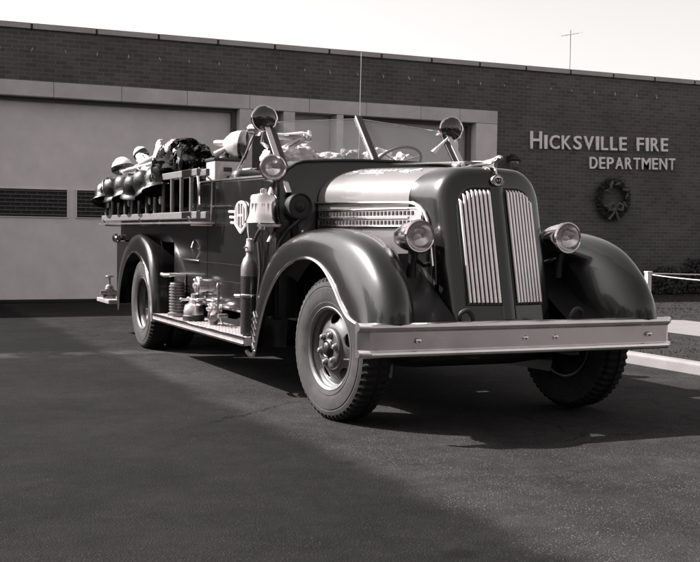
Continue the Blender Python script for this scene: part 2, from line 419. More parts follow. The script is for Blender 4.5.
# unseen trees added behind and left of the viewer to darken mirrored sky
rt_ = random.Random(77); mb = MB()
spots = [(-62+k*9+2*math.sin(k*5), -36) for k in range(13)]+[(-40+2*math.sin(k*4), -28+k*8.5) for k in range(8)]
for i in range(20000):
    k = rt_.randrange(len(spots)); cx, cy0 = spots[k]; r0 = 5.2+1.4*math.sin(k*3.3); cz = 5.5+1.2*math.sin(k*1.7)
    a = rt_.uniform(0, 2*PI); b_ = math.asin(rt_.uniform(-1, 1)); q = r0*rt_.uniform(.75, 1.05)*(1+.25*noise.noise(Vector((math.cos(a)*2, math.sin(a)*2, b_*2+k))))
    c = Vector((cx+math.cos(a)*math.cos(b_)*q, cy0+math.sin(a)*math.cos(b_)*q, max(.3, cz+math.sin(b_)*q*.95)))
    t = Vector((rt_.uniform(-1, 1), rt_.uniform(-1, 1), rt_.uniform(-1, 1))).normalized(); u_ = t.orthogonal().normalized()*.42; t *= .55
    mb.add([c-t, c+u_, c+t, c-u_], [(0, 1, 2, 3)])
for cx, cy0 in spots: mb.tube([(cx, cy0, 0), (cx, cy0, 6)], [.35, .15], 8)
o = mb.build('unseen_tree_line', mat('far_leaf', .035, .8, 0, 0, .4, .5), smooth=False, recalc=False); tag(o, 'unseen dark leafy trees added to darken the reflections', 'trees', kind='stuff')

# wreath
def leaf(mb, c, nrm, L_, W_, rnd):
    t = Vector((rnd.uniform(-1, 1), rnd.uniform(-1, 1), rnd.uniform(-1, 1))); t = (t-nrm*t.dot(nrm)*.4).normalized(); s_ = t.cross(nrm).normalized()*W_
    c = Vector(c); mb.add([c-t*L_*.5, c+s_, c+t*L_*.5, c-s_], [(0, 1, 2, 3)])
rn = random.Random(8)
wr = empty('wreath', (11.64, Y0-.1, 2.16), 'dark evergreen wreath with a limp ribbon bow under the lettering', 'wreath')
mb = MB()
for i in range(2600):
    a = rn.uniform(0, 2*PI); q = rn.uniform(0, 2*PI); r = abs(rn.gauss(0, .03))+.02
    rr_ = .38+math.cos(q)*r*1.3
    c = (11.64+math.cos(a)*rr_, Y0-.09+math.sin(q)*r*.8, 2.18+math.sin(a)*rr_*1.0)
    leaf(mb, c, Vector((0, -1, 0)), rn.uniform(.05, .11), rn.uniform(.006, .014), rn)
mb.build('foliage', LEAF, wr, smooth=False, recalc=False)
mb = MB()
for s_ in (-1, 1):
    mb.tube([(11.64, Y0-.17, 2.0), (11.64+s_*.09, Y0-.2, 2.08), (11.64+s_*.19, Y0-.18, 2.04), (11.64+s_*.17, Y0-.18, 1.93), (11.64+s_*.08, Y0-.19, 1.94), (11.64, Y0-.17, 2.0)], [.02, .035, .045, .045, .03, .02], 7)
    mb.tube([(11.64, Y0-.17, 1.99), (11.64+s_*.04-.02, Y0-.19, 1.86), (11.64+s_*.13-.04, Y0-.17, 1.72)], [.018, .028, .034], 6)
mb.build('bow', RIB, wr)
for a, k_ in ((38, 1), (80, .8), (118, 1.1), (150, .7), (212, 1), (338, .9), (12, .7)):
    mb = MB(); blob(mb, (11.64+math.cos(R_(a))*(.33+.05*math.sin(a)), Y0-.19, 2.18+math.sin(R_(a))*.34), (.03*k_, .025, .08*k_), a, .5, 8, 6, rot=Matrix.Rotation(R_(90-a)+math.sin(a*3), 3, 'Y'))
    mb.build('ribbon_loop', mat('pale_ribbon_loops', .075, .5, 0, 0, .3, 6), wr)

# wall lamp
wl = empty('wall_lantern', (8.9, Y0, 2.85), 'small black lantern bracketed on the brick left of the lettering', 'wall lamp')
mb = MB(); mb.lathe([(.02, .34), (.06, .30), (.15, .22), (.14, .20)], (8.93, Y0-.24, 2.72), (0, 0, 1), 12); mb.build('hood', mat('lantern_metal', .03, .4, .5), wl)
mb = MB(); mb.lathe([(.10, .195), (.11, .1), (.07, 0), (.02, -.05)], (8.93, Y0-.24, 2.72), (0, 0, 1), 12); mb.build('glass_shade', mat('lantern_glass', .10, .15, 0, .5), wl)
mb = MB(); mb.tube([(8.93, Y0-.01, 2.98), (8.93, Y0-.12, 3.06), (8.93, Y0-.22, 3.03)], .014, 8); mb.span(8.89, 8.97, Y0-.02, Y0, 2.9, 3.04); mb.build('bracket', mat('lantern_metal', .03), wl)

# string of bulbs
b0 = None
for i in range(26):
    x = -1.57+i*.575+rn.uniform(-.02, .02)
    if i == 0:
        mb = MB(); mb.lathe([(.004, .0), (.018, -.015), (.022, -.045), (.014, -.075), (.003, -.09)], (0, 0, 0), (0, 0, 1), 10)
        mb.lathe([(.014, .04), (.016, .0), (.012, -.01)], (0, 0, 0), (0, 0, 1), 8)
        mb.tube([(0, 0, .03), (0, .04, .04)], .008, 6)
        b0 = mb.build('holiday_bulb', mat('bulb_glass', .42, .18, 0, .6)); o = b0
        tag(o, 'small bulb on a clip, one of the row along the brick parapet', 'light bulb', 'holiday bulbs along the parapet')
    else:
        o = b0.copy(); COL.objects.link(o)
    o.location = (x, Y0-.06, 4.53); o.rotation_euler = (0, rn.uniform(-.5, .5), rn.uniform(-1, 1)); o.scale = [rn.uniform(.35, .75)]*3

# roof aerial
ae = empty('roof_aerial', (10.75, Y0+.4, 4.98), 'thin television aerial mast standing on the station roof', 'aerial')
mb = MB(); mb.tube([(10.75, Y0+.4, 4.7), (10.75, Y0+.4, 5.93)], .011, 6); mb.build('mast', mat('aerial_metal', .3, .4, .6), ae)
mb = MB(); mb.tube([(10.52, Y0+.4, 5.78), (10.98, Y0+.4, 5.88)], .007, 5)
for q in (-.2, -.1, .0, .1, .2): mb.tube([(10.75+q, Y0+.22, 5.83+q*.2), (10.75+q, Y0+.58, 5.83+q*.2)], .005, 5)
mb.build('cross_arm', mat('aerial_metal', .3), ae)

# chain fence at the lawn
def post(x, y, label):
    p = empty('chain_post', (x, y, .06), label, 'post', 'white posts of the chain fence')
    mb = MB(); mb.prism([(-.045+x, -.045+y), (.045+x, -.045+y), (.045+x, .045+y), (-.045+x, .045+y)], .05, .70, 2); mb.build('shaft', WHITEP, p, smooth=False, bevel=.006)
    mb = MB(); mb.box((x, y, .715), (.11, .11, .025)); mb.build('cap', WHITEP, p, smooth=False, bevel=.006)
    return p
post(8.98, 9.0, 'white wooden post just behind the right front fender, chains tied to it')
post(12.3, 8.2, 'far white post at the right where the straight chain ends')
post(9.95, 5.9, 'near white post at the right where the slack chain ends')
def chain(a, b, sag, label):
    a, b = Vector(a), Vector(b); pts = [a.lerp(b, i/16)-Vector((0, 0, sag*4*(i/16)*(1-i/16))) for i in range(17)]
    mb = MB(); mb.tube(pts, .011, 6); o = mb.build('fence_chain', ROPE); tag(o, label, 'chain', 'chains of the lawn fence')
chain((9.03, 8.99, .69), (12.25, 8.2, .69), .02, 'taut pale chain running level to the right from the white post')
chain((9.0, 8.95, .67), (9.93, 5.94, .66), .07, 'slack pale chain dropping to the right below the taut one')

# shrubs at the wall foot
def shrub(x, y, rx, h, seed, label):
    r = random.Random(seed); p = empty('evergreen_shrub', (x, y, .07), label, 'shrub', 'low evergreens at the foot of the brick wall')
    mb = MB()
    for i in range(7): 
        a = r.uniform(0, 2*PI); mb.tube([(x, y, .05), (x+math.cos(a)*rx*.6, y+math.sin(a)*rx*.4, h*.8)], [.014, .005], 5)
    mb.build('stems', mat('bark', .05, .9), p)
    mb = MB()
    for i in range(1500):
        a = r.uniform(0, 2*PI); u = r.random()**.6; z = r.uniform(.08, 1)
        k = rx*u*(1-.5*z*z)*(1+.35*noise.noise(Vector((math.cos(a)*2, z*3, seed))))
        c = (x+math.cos(a)*k, y+math.sin(a)*k*.6, .06+z*h)
        leaf(mb, c, Vector((r.uniform(-1, 1), -1, .4)).normalized(), r.uniform(.05, .1), r.uniform(.015, .03), r)
    mb.build('foliage', LEAF, p, smooth=False, recalc=False)
shrub(12.75, 13.0, .5, .62, 1, 'low dark evergreen nearest the white post, left of the row')
shrub(13.6, 13.05, .55, .8, 2, 'middle dark evergreen below the end of the lettering')
shrub(14.5, 13.0, .5, .55, 3, 'low dark evergreen at the right end of the row by the brick wall')

# ================================================================== FIRE ENGINE
T = empty('fire_engine', (0, 2.5, 0), 'open-cab vintage fire engine with chrome grille bars parked before the station', 'fire engine')

# ---- hood
def hw(y): t = (y+.2)/1.5; return .452+.17*max(-.2, t)**1 if t > 0 else .452
def hzs(y): return 1.552+.015*(y+.2)
def hzt(y): t = max(0, (y+.3)/1.6); return 1.795+.075*t**.8
rows = []
N = 30
for i in range(23):
    y = -.03+(1.32+.03)*i/22; row = []
    for j in range(N+1):
        a = PI*j/N; c, s_ = math.cos(a), math.sin(a); n = 2.35
        x = -hw(y)*math.copysign(abs(c)**(2/n), c); z = hzs(y)+(hzt(y)-hzs(y))*abs(s_)**(2/n)
        row.append((x, y, z))
    rows.append([(-hw(y), y, 1.0)]+[(-hw(y), y, 1.0+(hzs(y)-1.0)*k/4) for k in (1, 2, 3)]+row+[(hw(y), y, 1.0+(hzs(y)-1.0)*k/4) for k in (3, 2, 1)]+[(hw(y), y, 1.0)])
hood = MB().grid(rows).build('hood', mat('hood_sheen_paint', .09, .44, 0, .5, .10, 3., 0, rvar=.05, spec=.8), T, ang=60)  # lighter than the body paint: sun sheen put into the hood colour
mb = MB(); mb.box((0, .5, 1.873), (.022, 1.5, .012), Matrix.Rotation(R_(2.2), 3, 'X')); mb.build('centre_hinge', CHROME, hood, bevel=.003)
TRIM_TAIL = [(-.09, 1.53), (-.15, 1.51), (-.206, 1.476), (-.25, 1.42), (-.285, 1.33), (-.31, 1.2), (-.33, 1.10), (-.35, .97)]
def hs(y, z, off, sgn): return (sgn*(hw(y)+off), y, z)
for sgn in (-1, 1):
    mb = MB()
    pts = [hs(1.31-1.36*k/12, hzs(1.31-1.36*k/12)-.012, .008, sgn) for k in range(13)]
    tail = TRIM_TAIL
    pts += [(sgn*(.006+(.450, .447, .444, .442, .440, .439, .438, .436)[k]), y, z) for k, (y, z) in enumerate(tail)]
    mb.tube(pts, .0135, 8); mb.build('hood_trim', CHROME, hood)
    mb = MB(); mb.tube([hs(1.31-1.2*k/6, 1.505, .001, sgn) for k in range(7)], .006, 6); mb.build('panel_gap', BLACK, hood)
    # louvre panel, rounded front end
    out = []
    for k in range(13): a = -PI/2+PI*k/12; out.append((-.13-.075*math.cos(a), 1.435+.078*math.sin(a)))
    outline = [(1.30, 1.357)]+[(y, 1.357) for y in (1.0, .7, .4, .1)]+out+[(y, 1.513) for y in (.1, .4, .7, 1.0)]+[(1.30, 1.513)]
    def ring(ins, off):
        cy, cz = .55, 1.435; r_ = []
        for y, z in outline:
            yy = y+ins if y < -.1 else (y-ins if y > 1.25 else y)
            zz = cz+(z-cz)*(1-ins/.078)
            r_.append(hs(yy, zz, off, sgn))
        return r_
    mb = MB(); mb.grid([ring(0, .0), ring(.002, .012), ring(.012, .016), ring(.018, .010)], closed_u=True)
    lp = mb.build('louvre_panel', CHROME, hood)
    mb = MB()
    for zc in (1.400, 1.468):
        mb.cur = 0
        mb.tube([hs(1.27-k*.13, zc+.032, .014, sgn) for k in range(11)], .008, 6)
        mb.tube([hs(1.27-k*.13, zc-.028, .014, sgn) for k in range(11)], .008, 6)
    mb.build('louvre_rib', CHROME, lp)
    mb = MB(); mb.add(ring(.018, .010), [tuple(range(len(outline)))]); mb.cur = 1
    for zc in (1.402, 1.470):
        for k in range(27):
            y = 1.25-k*.051
            mb.box(hs(y, zc, .0125, sgn), (.004, .027, .030))
    mb.build('louvre_backing', [NICKEL, BLACK], lp, smooth=False)
# gold leaf ornament lines on the hood sides
def hoodpt(y, u, off=.003, sgn=-1):
    a = u*PI/2; n = 2.35; c, s_ = math.cos(a), math.sin(a)
    x = hw(y)*c**(2/n); z = hzs(y)+(hzt(y)-hzs(y))*s_**(2/n)
    nx, nz = c, s_*1.3; l = math.hypot(nx, nz)
    return (sgn*(x+off*nx/l), y, z+off*nz/l)
GOLD = mat('gold_leaf', .62, .4, .3, 0, .1, 30)
for sgn in (-1, 1):
    mb = MB()
    def st_(pts, r=.004): mb.tube([hoodpt(y, u, .002, sgn) for y, u in pts], r, 5)
    st_([(1.18, .52), (1.15, .70)]); st_([(1.10, .52), (1.07, .70)]); st_([(1.165, .61), (1.085, .61)])
    for q in range(7):
        y = 1.0-q*.075; st_([(y, .63), (y-.02, .72), (y-.05, .70), (y-.045, .64), (y-.01, .62)], .003)
    st_([(.98, .55), (.6, .55)]); st_([(.9, .585), (.66, .585)], .003)
    st_([(.42, .70), (.38, .60), (.32, .58), (.27, .66), (.22, .72), (.17, .66)], .005); st_([(.42, .60), (.35, .66), (.28, .60)], .005)
    mb.build('gold_leaf_scroll', GOLD, hood)

# ---- radiator shell
def yfront(x, z): return -.660+(z-.72)*.232+.22*abs(x)+(.6*max(0, abs(x)-.33)**1.5)
def outline(ins, nn=10):
    hwid, r, zt, zb = .425-ins, .235-ins*.6, 1.795-ins, .72
    p = []
    for k in range(13): p.append((-hwid+.02*(1-k/12)**2*0, zb+(zt-r-zb)*k/12))
    for k in range(1, 13):
        a = PI-PI/2*k/12; p.append((-hwid+r+r*math.cos(a), zt-r+r*math.sin(a)))
    for k in range(1, 7): p.append((-(hwid-r)*(1-k/6), zt+.004*math.sin(k/6*PI/2)))
    q = [(-x, z) for x, z in p[:-1]][::-1]
    return p+q
def hoodsec(y, off):
    W_, zs_, zt_ = hw(y)+off, hzs(y), hzt(y)+off; p = [(-W_, .72+(zs_-.72)*k/12) for k in range(13)]
    for k in range(1, 19):
        a = PI/2*(1-k/18); c, s2 = math.sin(PI/2-a), math.cos(PI/2-a)
        a = PI/2*k/18; p.append((-W_*abs(math.cos(a))**(2/2.35), zs_+(zt_-zs_)*abs(math.sin(a))**(2/2.35)))
    return p+[(-x, z) for x, z in p[:-1]][::-1]
rows = []
for ins, dy, bl in ((.12, .0, 0), (.06, .004, 0), (.035, .010, 0), (.018, .022, 0), (.006, .045, 0), (0, .075, .02), (-.006, .12, .15), (-.010, .18, .45), (-.010, .24, .75), (-.008, .31, .95), (-.008, .36, 1)):
    o_ = outline(ins); h_ = hoodsec(-.02, .006); row = []
    for (x, z), (x2, z2) in zip(o_, h_):
        X, Z = x+(x2-x)*bl, z+(z2-z)*bl
        yy = yfront(x, z)+dy; yy = yy+(-.02-yy)*bl
        row.append((X, yy, Z))
    rows.append(row)
mb = MB(); mb.grid(rows)
# face fill: rows between mirrored points
base = outline(.12); n = len(base); half = n//2
face = []
for i in range(half+1):
    x, z = base[i]; face.append([(x*(1-k/8), yfront(x*(1-k/8), z), z) for k in range(17)])
mb.grid(face)
shell = mb.build('radiator_shell', PAINT, T, ang=50)
for sgn in (-1, 1):
    # dark opening and bars
    def topz(x): 
        ax = abs(x); r = .13
        return 1.645 if ax < .30-r else 1.645-r+math.sqrt(max(0, r*r-(ax-(.30-r))**2))
    xs = [.058+(.302-.058)*k/14 for k in range(15)]
    mb = MB(); mb.grid([[(sgn*x, yfront(x, .84)-.004, .838) for x in xs], [(sgn*x, yfront(x, 1.2)-.004, 1.2) for x in xs], [(sgn*x, yfront(x, topz(x))-.004, topz(x)) for x in xs]])
    gp = mb.build('grille', BLACK, shell, smooth=False)
    for k in range(8):
        x = .076+k*.0298
        zt = topz(x)-.012
        mb = MB(); pts = [(sgn*x, yfront(x, .845)-.006, .845)]+[(sgn*x, yfront(x, z)-.022, z) for z in [.855+(zt-.87)*q/8 for q in range(9)]]+[(sgn*x, yfront(x, zt)-.008, zt)]
        mb.tube(pts, [.006]+[.0105]*9+[.006], 8); mb.build('grille_bar', GRB, gp)
    mb = MB(); ed = [(sgn*.052, .838)]+[(sgn*.052, .838+.8*k/6) for k in range(1, 7)]+[(sgn*x, topz(x)+.004) for x in xs]+[(sgn*.308, z) for z in (1.4, 1.2, 1.0, .838)]
    mb.tube([(x, yfront(x, z)-.004, z) for x, z in ed], .006, 6, closed=True); mb.build('grille_surround', PAINTD, gp)
mb = MB()
rows = []
for k in range(10):
    z = .74+k*.102; rows.append([(x, yfront(0, z)+.012-.024*math.cos(x/.055*PI/2)**.6, z) for x in (-.0549, -.05, -.035, -.018, 0, .018, .035, .05, .0549)])
mb.grid(rows); mb.build('centre_rib', PAINT, shell)
# oval badge and chrome strip
zc = 1.70; yc = yfront(0, zc)-.02
mb = MB(); rows = []
for r, dd in ((1, .012), (1, 0), (.92, -.006), (.80, -.006), (.76, -.003), (.02, -.006)):
    rows.append([(math.cos(2*PI*k/32)*.056*r, yc+dd, zc+math.sin(2*PI*k/32)*.042*r) for k in range(32)])
mb.grid(rows, closed_u=True); bd = mb.build('badge', CHROME, shell)
mb = MB(); yb_ = yc-.008
for s_ in (-1, 1):
    mb.tube([(s_*.004, yb_, zc-.02), (s_*.014, yb_, zc-.008), (s_*.022, yb_, zc+.008), (s_*.012, yb_, zc+.02), (s_*.003, yb_, zc+.008)], .003, 5)
mb.tube([(0, yb_, zc-.024), (0, yb_, zc+.024)], .003, 5); mb.build('badge_mark', DARKV, bd)
mb = MB(); mb.tube([(0, yfront(0, 1.74)-.006, 1.745), (0, yfront(0, 1.79)+.0, 1.795), (0, -.32, 1.812), (0, -.27, 1.813)], .008, 6); mb.build('centre_strip', CHROME, shell)
# streamlined ornament
mb = MB(); prof = [(-.50, 1.853, .012, .010), (-.47, 1.860, .022, .020), (-.43, 1.850, .020, .024), (-.38, 1.838, .026, .026), (-.3, 1.832, .03, .024), (-.2, 1.828, .028, .020), (-.1, 1.824, .018, .014), (.0, 1.818, .006, .005)]
rows = [[(math.cos(2*PI*k/14)*a, y, z+math.sin(2*PI*k/14)*b) for k in range(14)] for y, z, a, b in dense(prof, 3)]
mb.grid(rows, closed_u=True, cap=True)
for s_ in (-1, 1): mb.grid([[(s_*.02, -.33, 1.835), (s_*.02, -.12, 1.828)], [(s_*.055, -.22, 1.845), (s_*.05, -.04, 1.84)], [(s_*.06, -.1, 1.855), (s_*.055, .0, 1.85)]])
mb.box((0, -.34, 1.812), (.03, .16, .03)); mb.build('hood_ornament', CHROME, hood, sub=0)
mb = MB(); blob(mb, (-.0, .13, 1.84), (.04, .06, .02), 4, .2, 12, 8); mb.build('filler_cap', CHROME, hood)

# ---- front fenders
def fender(stn, xo, xc, xi, name, drop, mirror, m=PAINT, k=5, thick=True, bulge=1.0):
    tab = dense(stn, k); rows = []
    for (by, bz, cy, cz, xin, *dr) in tab:
        row = []; dp = dr[0] if dr else drop
        for q in range(13):
            a = PI/2*q/12
            x = xc+(xo-xc)*math.cos(a)**(.8); t = math.sin(a)**(.75)
            row.append((x, by+(cy-by)*t, bz+(cz-bz)*t))
        for q in range(1, 11):
            u = q/10; x = xc+(xin-xc)*u; t = 1-dp*u**2.2
            row.append((x, by+(cy-by)*t, bz+(cz-bz)*t))
        rows.append([(p[0]*mirror, p[1], p[2]) for p in row])
    mb = MB(); mb.grid(rows); o = mb.build(name, m, T, ang=70)
    # bead
    mb = MB(); mb.tube([(xo*mirror, by, bz) for (by, bz, *_r) in tab], .013, 8); mb.build('edge_bead', CHROME if mirror < 0 or True else m, o)
    return o
FF = [(1.36, .35, 1.60, .36, .80, .2), (1.27, .54, 1.57, .62, .80, .2), (1.10, .79, 1.44, .93, .78, .2), (.85, .99, 1.16, 1.17, .72, .2), (.55, 1.105, .76, 1.30, .66, .2), (.25, 1.135, .30, 1.352, .64, .22),
      (.0, 1.085, -.14, 1.335, .66, .34), (-.20, .965, -.51, 1.235, .69, .50), (-.34, .84, -.765, 1.05, .71, .60), (-.46, .76, -.885, .88, .73, .72), (-.60, .725, -.915, .745, .75, .84)]
for sgn in (-1, 1):
    f = fender(FF, 1.145, .98, None, 'front_fender', .20, sgn)
    # lower front bead across the fender bottom
    mb = MB(); mb.tube([(sgn*1.145, -.60, .724), (sgn*1.135, -.74, .728), (sgn*1.08, -.855, .736), (sgn*.98, -.902, .742), (sgn*.88, -.875, .743), (sgn*.81, -.79, .738), (sgn*.76, -.66, .728)], .008, 6); mb.build('lower_bead', PAINTD, f)
    # flat skirt and diagonal chrome ribs at the tail
    mb = MB(); poly = [(1.34, .34), (1.64, .36), (1.60, .62), (1.46, .95), (1.30, 1.12), (1.12, .80), (1.27, .54)]
    mb.prism([(y, z) for y, z in poly], sgn*1.02, sgn*1.135, 0) if False else None
    mb = MB()
    for q in range(6):
        z = .37+q*.052; y0 = 1.375-.0*q-(.0 if q < 3 else (q-2)*.012)
        mb.tube([(sgn*1.150, y0+.02, z), (sgn*1.140, y0+.09, z+.03), (sgn*1.11, y0+.15, z+.05)], [.007, .010, .005], 6)
    mb.build('step_guard', CHROME, f)
    mb = MB(); mb.tube([(sgn*1.15, 1.35, .36), (sgn*1.16, 1.36, .325), (sgn*1.155, 1.46, .318), (sgn*1.13, 1.6, .33)], .018, 8); mb.build('guard_foot', CHROME, f)
    wall_ = []
    for (by, bz, cy, cz, xin, dp) in dense(FF[2:], 4):
        zi = bz+(cz-bz)*(1-dp); yi = by+(cy-by)*(1-dp); wall_.append([(sgn*xin, yi+(0 if k == 0 else .0), zi+((.70 if by < -.1 else .30)-zi)*k/4) for k in range(5)])  # lower rear edge added to block sun slipping past the wheel
    MB().grid(wall_).build('inner_panel', PAINTD, f, ang=60)
    # apron between shell and fender
    rows = []
    for k in range(9):
        t = k/8; y = -.12-.60*t**1.1; z = 1.19-.47*t**.75
        rows.append([(sgn*(.44+(.76-.44)*q/6), y+.015*math.sin(q/6*PI), z-.012*math.sin(q/6*PI)) for q in range(7)])
    mb = MB(); mb.grid(rows); mb.build('splash_apron', mat('apron_paint', .006, .5, 0, 0, .2, 4., spec=.2), T, ang=60)
    mb = MB(); mb.grid([[(sgn*.452, y, z) for z in (.70, 1.0, 1.1)] for y in (-.38, 0, .5, 1.32)]); mb.build('engine_side', PAINTD, T)
    mb = MB(); mb.span(sgn*.36, sgn*.44, -.80, -.2, .60, .70)
    mb.tube(dense([(sgn*.40, -.78, .66), (sgn*.395, -.80, .76), (sgn*.43, -.81, .815), (sgn*.48, -.80, .80), (sgn*.485, -.79, .75)], 5), [.022-.0005*q for q in range(21)], 9)
    mb.build('tow_hook', BLACK, T)
    # headlight
    hl = MB(); P = [(.02, .31), (.045, .295), (.075, .25), (.096, .17), (.106, .09), (.108, .03), (.116, .025), (.118, .0), (.108, -.012), (.100, -.008)]
    H0 = Vector((sgn*.607, -.44, 1.303)); ax = Vector((0, 1, -.02))
    hl.lathe([(r, h) for r, h in P], H0, ax, 36, cap=False)
    ho = hl.build('headlight', CHROME, T)
    mb = MB(); mb.lathe([(.100, .0), (.085, .03), (.055, .055), (.004, .07)], H0, ax, 32, cap=False); mb.build('reflector', mat('reflector', .8, .18, 1), ho)
    mb = MB(); mb.lathe([(.101, -.006), (.08, -.019), (.045, -.027), (.003, -.030)], H0, ax, 32, cap=False); mb.build('lens', LENS, ho)
    mb = MB(); mb.lathe([(.018, .0), (.02, .03), (.006, .06)], H0+Vector((0, .045, 0)), (0, -1, 0), 12); mb.build('bulb', WHITEP, ho)
    mb = MB(); mb.tube([(sgn*.607, -.36, 1.20), (sgn*.607, -.34, 1.13), (sgn*.61, -.32, 1.02)], [.035, .028, .04], 10)
    mb.tube([(sgn*.60, -.34, 1.16), (sgn*.52, -.28, 1.12), (sgn*.45, -.2, 1.1)], .016, 8); mb.build('bracket', PAINTD, ho)

# ---- bumper
def bpath(z, inset=0):
    pts = []
    for k in range(-20, 21):
        x = k/20*1.235; ax = abs(x); y = -.885+.02*(ax/1.235)**2+inset
        if ax > 1.16: y += ((ax-1.16)/.075)**2*.06
        pts.append((x, y, z))
    return pts
mb = MB()
def sweep_prof(prof, inset=0):
    base_ = bpath(0, 0); rows = []
    for (x, y, _z) in base_: rows.append([(x, y+dy, z) for dy, z in prof])
    return rows
bp_ = sweep_prof([(.03, .528), (-.014, .529), (-.030, .538), (-.034, .552), (-.030, .566), (-.014, .575), (.0, .577), (.0, .692), (-.014, .697), (-.032, .707), (-.037, .724), (-.030, .741), (-.014, .749), (.03, .750), (.03, .62)])
mb.grid(bp_, closed_u=True, cap=True); bump = mb.build('front_bumper', [mat('worn_chrome_bumper', .82, .24, .97, 0, .14, 5., .0, 80, rvar=.14)], T, ang=30)
for x in (-.84, -.03, .21, 1.0):
    mb = MB(); mb.lathe([(.02, 0), (.019, .01), (.012, .018), (.003, .021)], (x, -.884, .634), (0, -1, 0), 14); mb.build('bolt', CHROME, bump)
mb = MB()
for s_ in (-1, 1):
    mb = MB(); mb.span(s_*.36, s_*.44, -.84, .3, .50, .62); mb.build('bumper_iron', BLACK, bump, smooth=False)

# ---- wheels
def wheel(name, x_out, y, steer, side, dual=False, lugs=6):
    # axis out direction
    ang = steer; ax = Vector((side*math.cos(ang), side*math.sin(ang), 0)); c = Vector((side*(x_out-.12), y, .508))
    piv = Empty = None
    w_ = MB()
    n = 232
    prof = [(.285, .085), (.30, .108), (.325, .119), (.330, .116), (.345, .121), (.36, .124), (.395, .126), (.425, .124), (.432, .119), (.440, .122), (.452, .119), (.468, .113), (.480, .108), (.494, .100), (.505, .086), (.508, .05), (.5085, .012), (.500, .010), (.500, -.010), (.5085, -.012), (.508, -.05), (.505, -.086), (.494, -.100), (.480, -.108), (.468, -.113), (.452, -.119), (.44, -.122), (.432, -.119), (.425, -.124), (.395, -.126), (.36, -.124), (.345, -.121), (.330, -.116), (.325, -.119), (.30, -.108), (.285, -.085)]
    tread = {12, 13, 14, 15, 20, 21, 22, 23}
    h = Vector((0, 0, 1)); u = h.cross(ax).normalized(); v = ax.cross(u); rows = []
    for i, (r, hh) in enumerate(prof):
        row = []
        for k in range(n):
            rr2 = r; h2 = hh
            if i in tread and k % 4 in (0, 1):
                rr2 = r-(.015 if i not in (15, 20) else .010); h2 = hh*(.92 if i in (12, 13, 22, 23) else 1)
            th = 2*PI*k/n
            row.append(c+ax*h2+(u*math.cos(th)+v*math.sin(th))*rr2)
        rows.append(row)
    w_.grid(rows, closed_u=True, closed_v=True)
    w_.mi = [1 if 12 <= q//n <= 22 else 0 for q in range(len(w_.f))]
    # sidewall ribs
    wo = None
    ty = w_.build('tyre', [TYRE, mat('tread_rubber', .012, .8, 0, 0, .3, 12., .2, 120, spec=.25)], None, ang=25)
    root_name = name
    rim = MB()
    rim.lathe([(.285, -.10), (.262, -.095), (.255, -.02), (.258, .03), (.268, .060), (.290, .075), (.300, .092), (.300, .102), (.292, .106), (.280, .098), (.268, .088)], c, ax, 56, cap=False)
    ro = rim.build(name, mat('rim_paint', .13, .38, .3, .3, .2, 10, rvar=.1) if not dual else mat('rear_rim_shade_paint', .07, .4, 0, .3, .2, 10), T, solid=.006)  # rear rim and disc darker: shade inside the wheel put into their colour
    ty.location = (0, 0, 0)
    # reparent tyre
    off = wloc(ro)
    ty.data.transform(Matrix.Translation(-off)); ty.parent = ro
    if not dual:
        dprof = [(.268, .050), (.255, .035), (.225, .040), (.185, .062), (.160, .075), (.148, .078), (.142, .098), (.135, .104), (.115, .106), (.062, .104), (.060, .060)]
    else:
        dprof = [(.268, .02), (.250, -.0), (.215, -.03), (.17, -.07), (.145, -.08), (.135, -.075), (.06, -.072), (.058, -.05)]
    dm = MB(); dm.lathe(dprof, c, ax, 72, cap=False)
    do = dm.build('wheel_disc', PAINTD if dual else RIMP, ro, solid=.006)
    # hand holes: dark oval openings cut through with a boolean
    ct = MB()
    for k in range(5):
        th = 2*PI*k/5+.35; cc = c+(u*math.cos(th)+v*math.sin(th))*.208
        rad = (u*math.cos(th)+v*math.sin(th)); tan = ax.cross(rad)
        rws = [[cc+ax*hh+rad*math.cos(2*PI*q/16)*.034+tan*math.sin(2*PI*q/16)*.055 for q in range(16)] for hh in (-.2, .2)]
        ct.grid(rws, closed_u=True, cap=True)
    co = ct.build('cutter', BLACK, ro)
    md = do.modifiers.new('cut', 'BOOLEAN'); md.object = co; md.operation = 'DIFFERENCE'; md.solver = 'EXACT'
    bpy.context.view_layer.update()
    me = bpy.data.meshes.new_from_object(do.evaluated_get(bpy.context.evaluated_depsgraph_get()))
    do.modifiers.clear(); do.data = me; bpy.data.objects.remove(co)
    bk = MB(); bk.lathe([(.255, -.04), (.10, -.06), (.003, -.06)], c, ax, 32, cap=False); bk.build('brake_drum', BLACK, ro)
    hb = MB()
    base_h = .104 if not dual else -.072
    hb.lathe([(.066, base_h-.03), (.066, base_h+.012), (.058, base_h+.02), (.05, base_h+.012), (.046, base_h+.026), (.035, base_h+.034), (.004, base_h+.036)], c, ax, 24)
    hb.build('hub_cap', PAINTD, ro)
    for k in range(lugs):
        th = 2*PI*k/lugs+.2; cc = c+(u*math.cos(th)+v*math.sin(th))*.102
        lg = MB(); lg.lathe([(.027, base_h), (.026, base_h+.012), (.021, base_h+.012), (.019, base_h+.024), (.012, base_h+.031), (.003, base_h+.032)], cc, ax, 6 if k % 1 else 12); lg.build('lug_nut', DULL, ro)
    vs_ = MB(); vs_.tube([c+(u*.97-v*.2)*.262+ax*.09, c+(u*.97-v*.2)*.25+ax*.125], .005, 6); vs_.build('valve_stem', NICKEL, ro)
    return ro
for s_ in (-1, 1):
    wheel('front_wheel', 1.105, 0, R_(7), s_)
    wheel('rear_wheel', 1.095, 5.32, 0, s_, dual=True)
    wheel('inner_rear_wheel', .80, 5.32, 0, s_, dual=True)

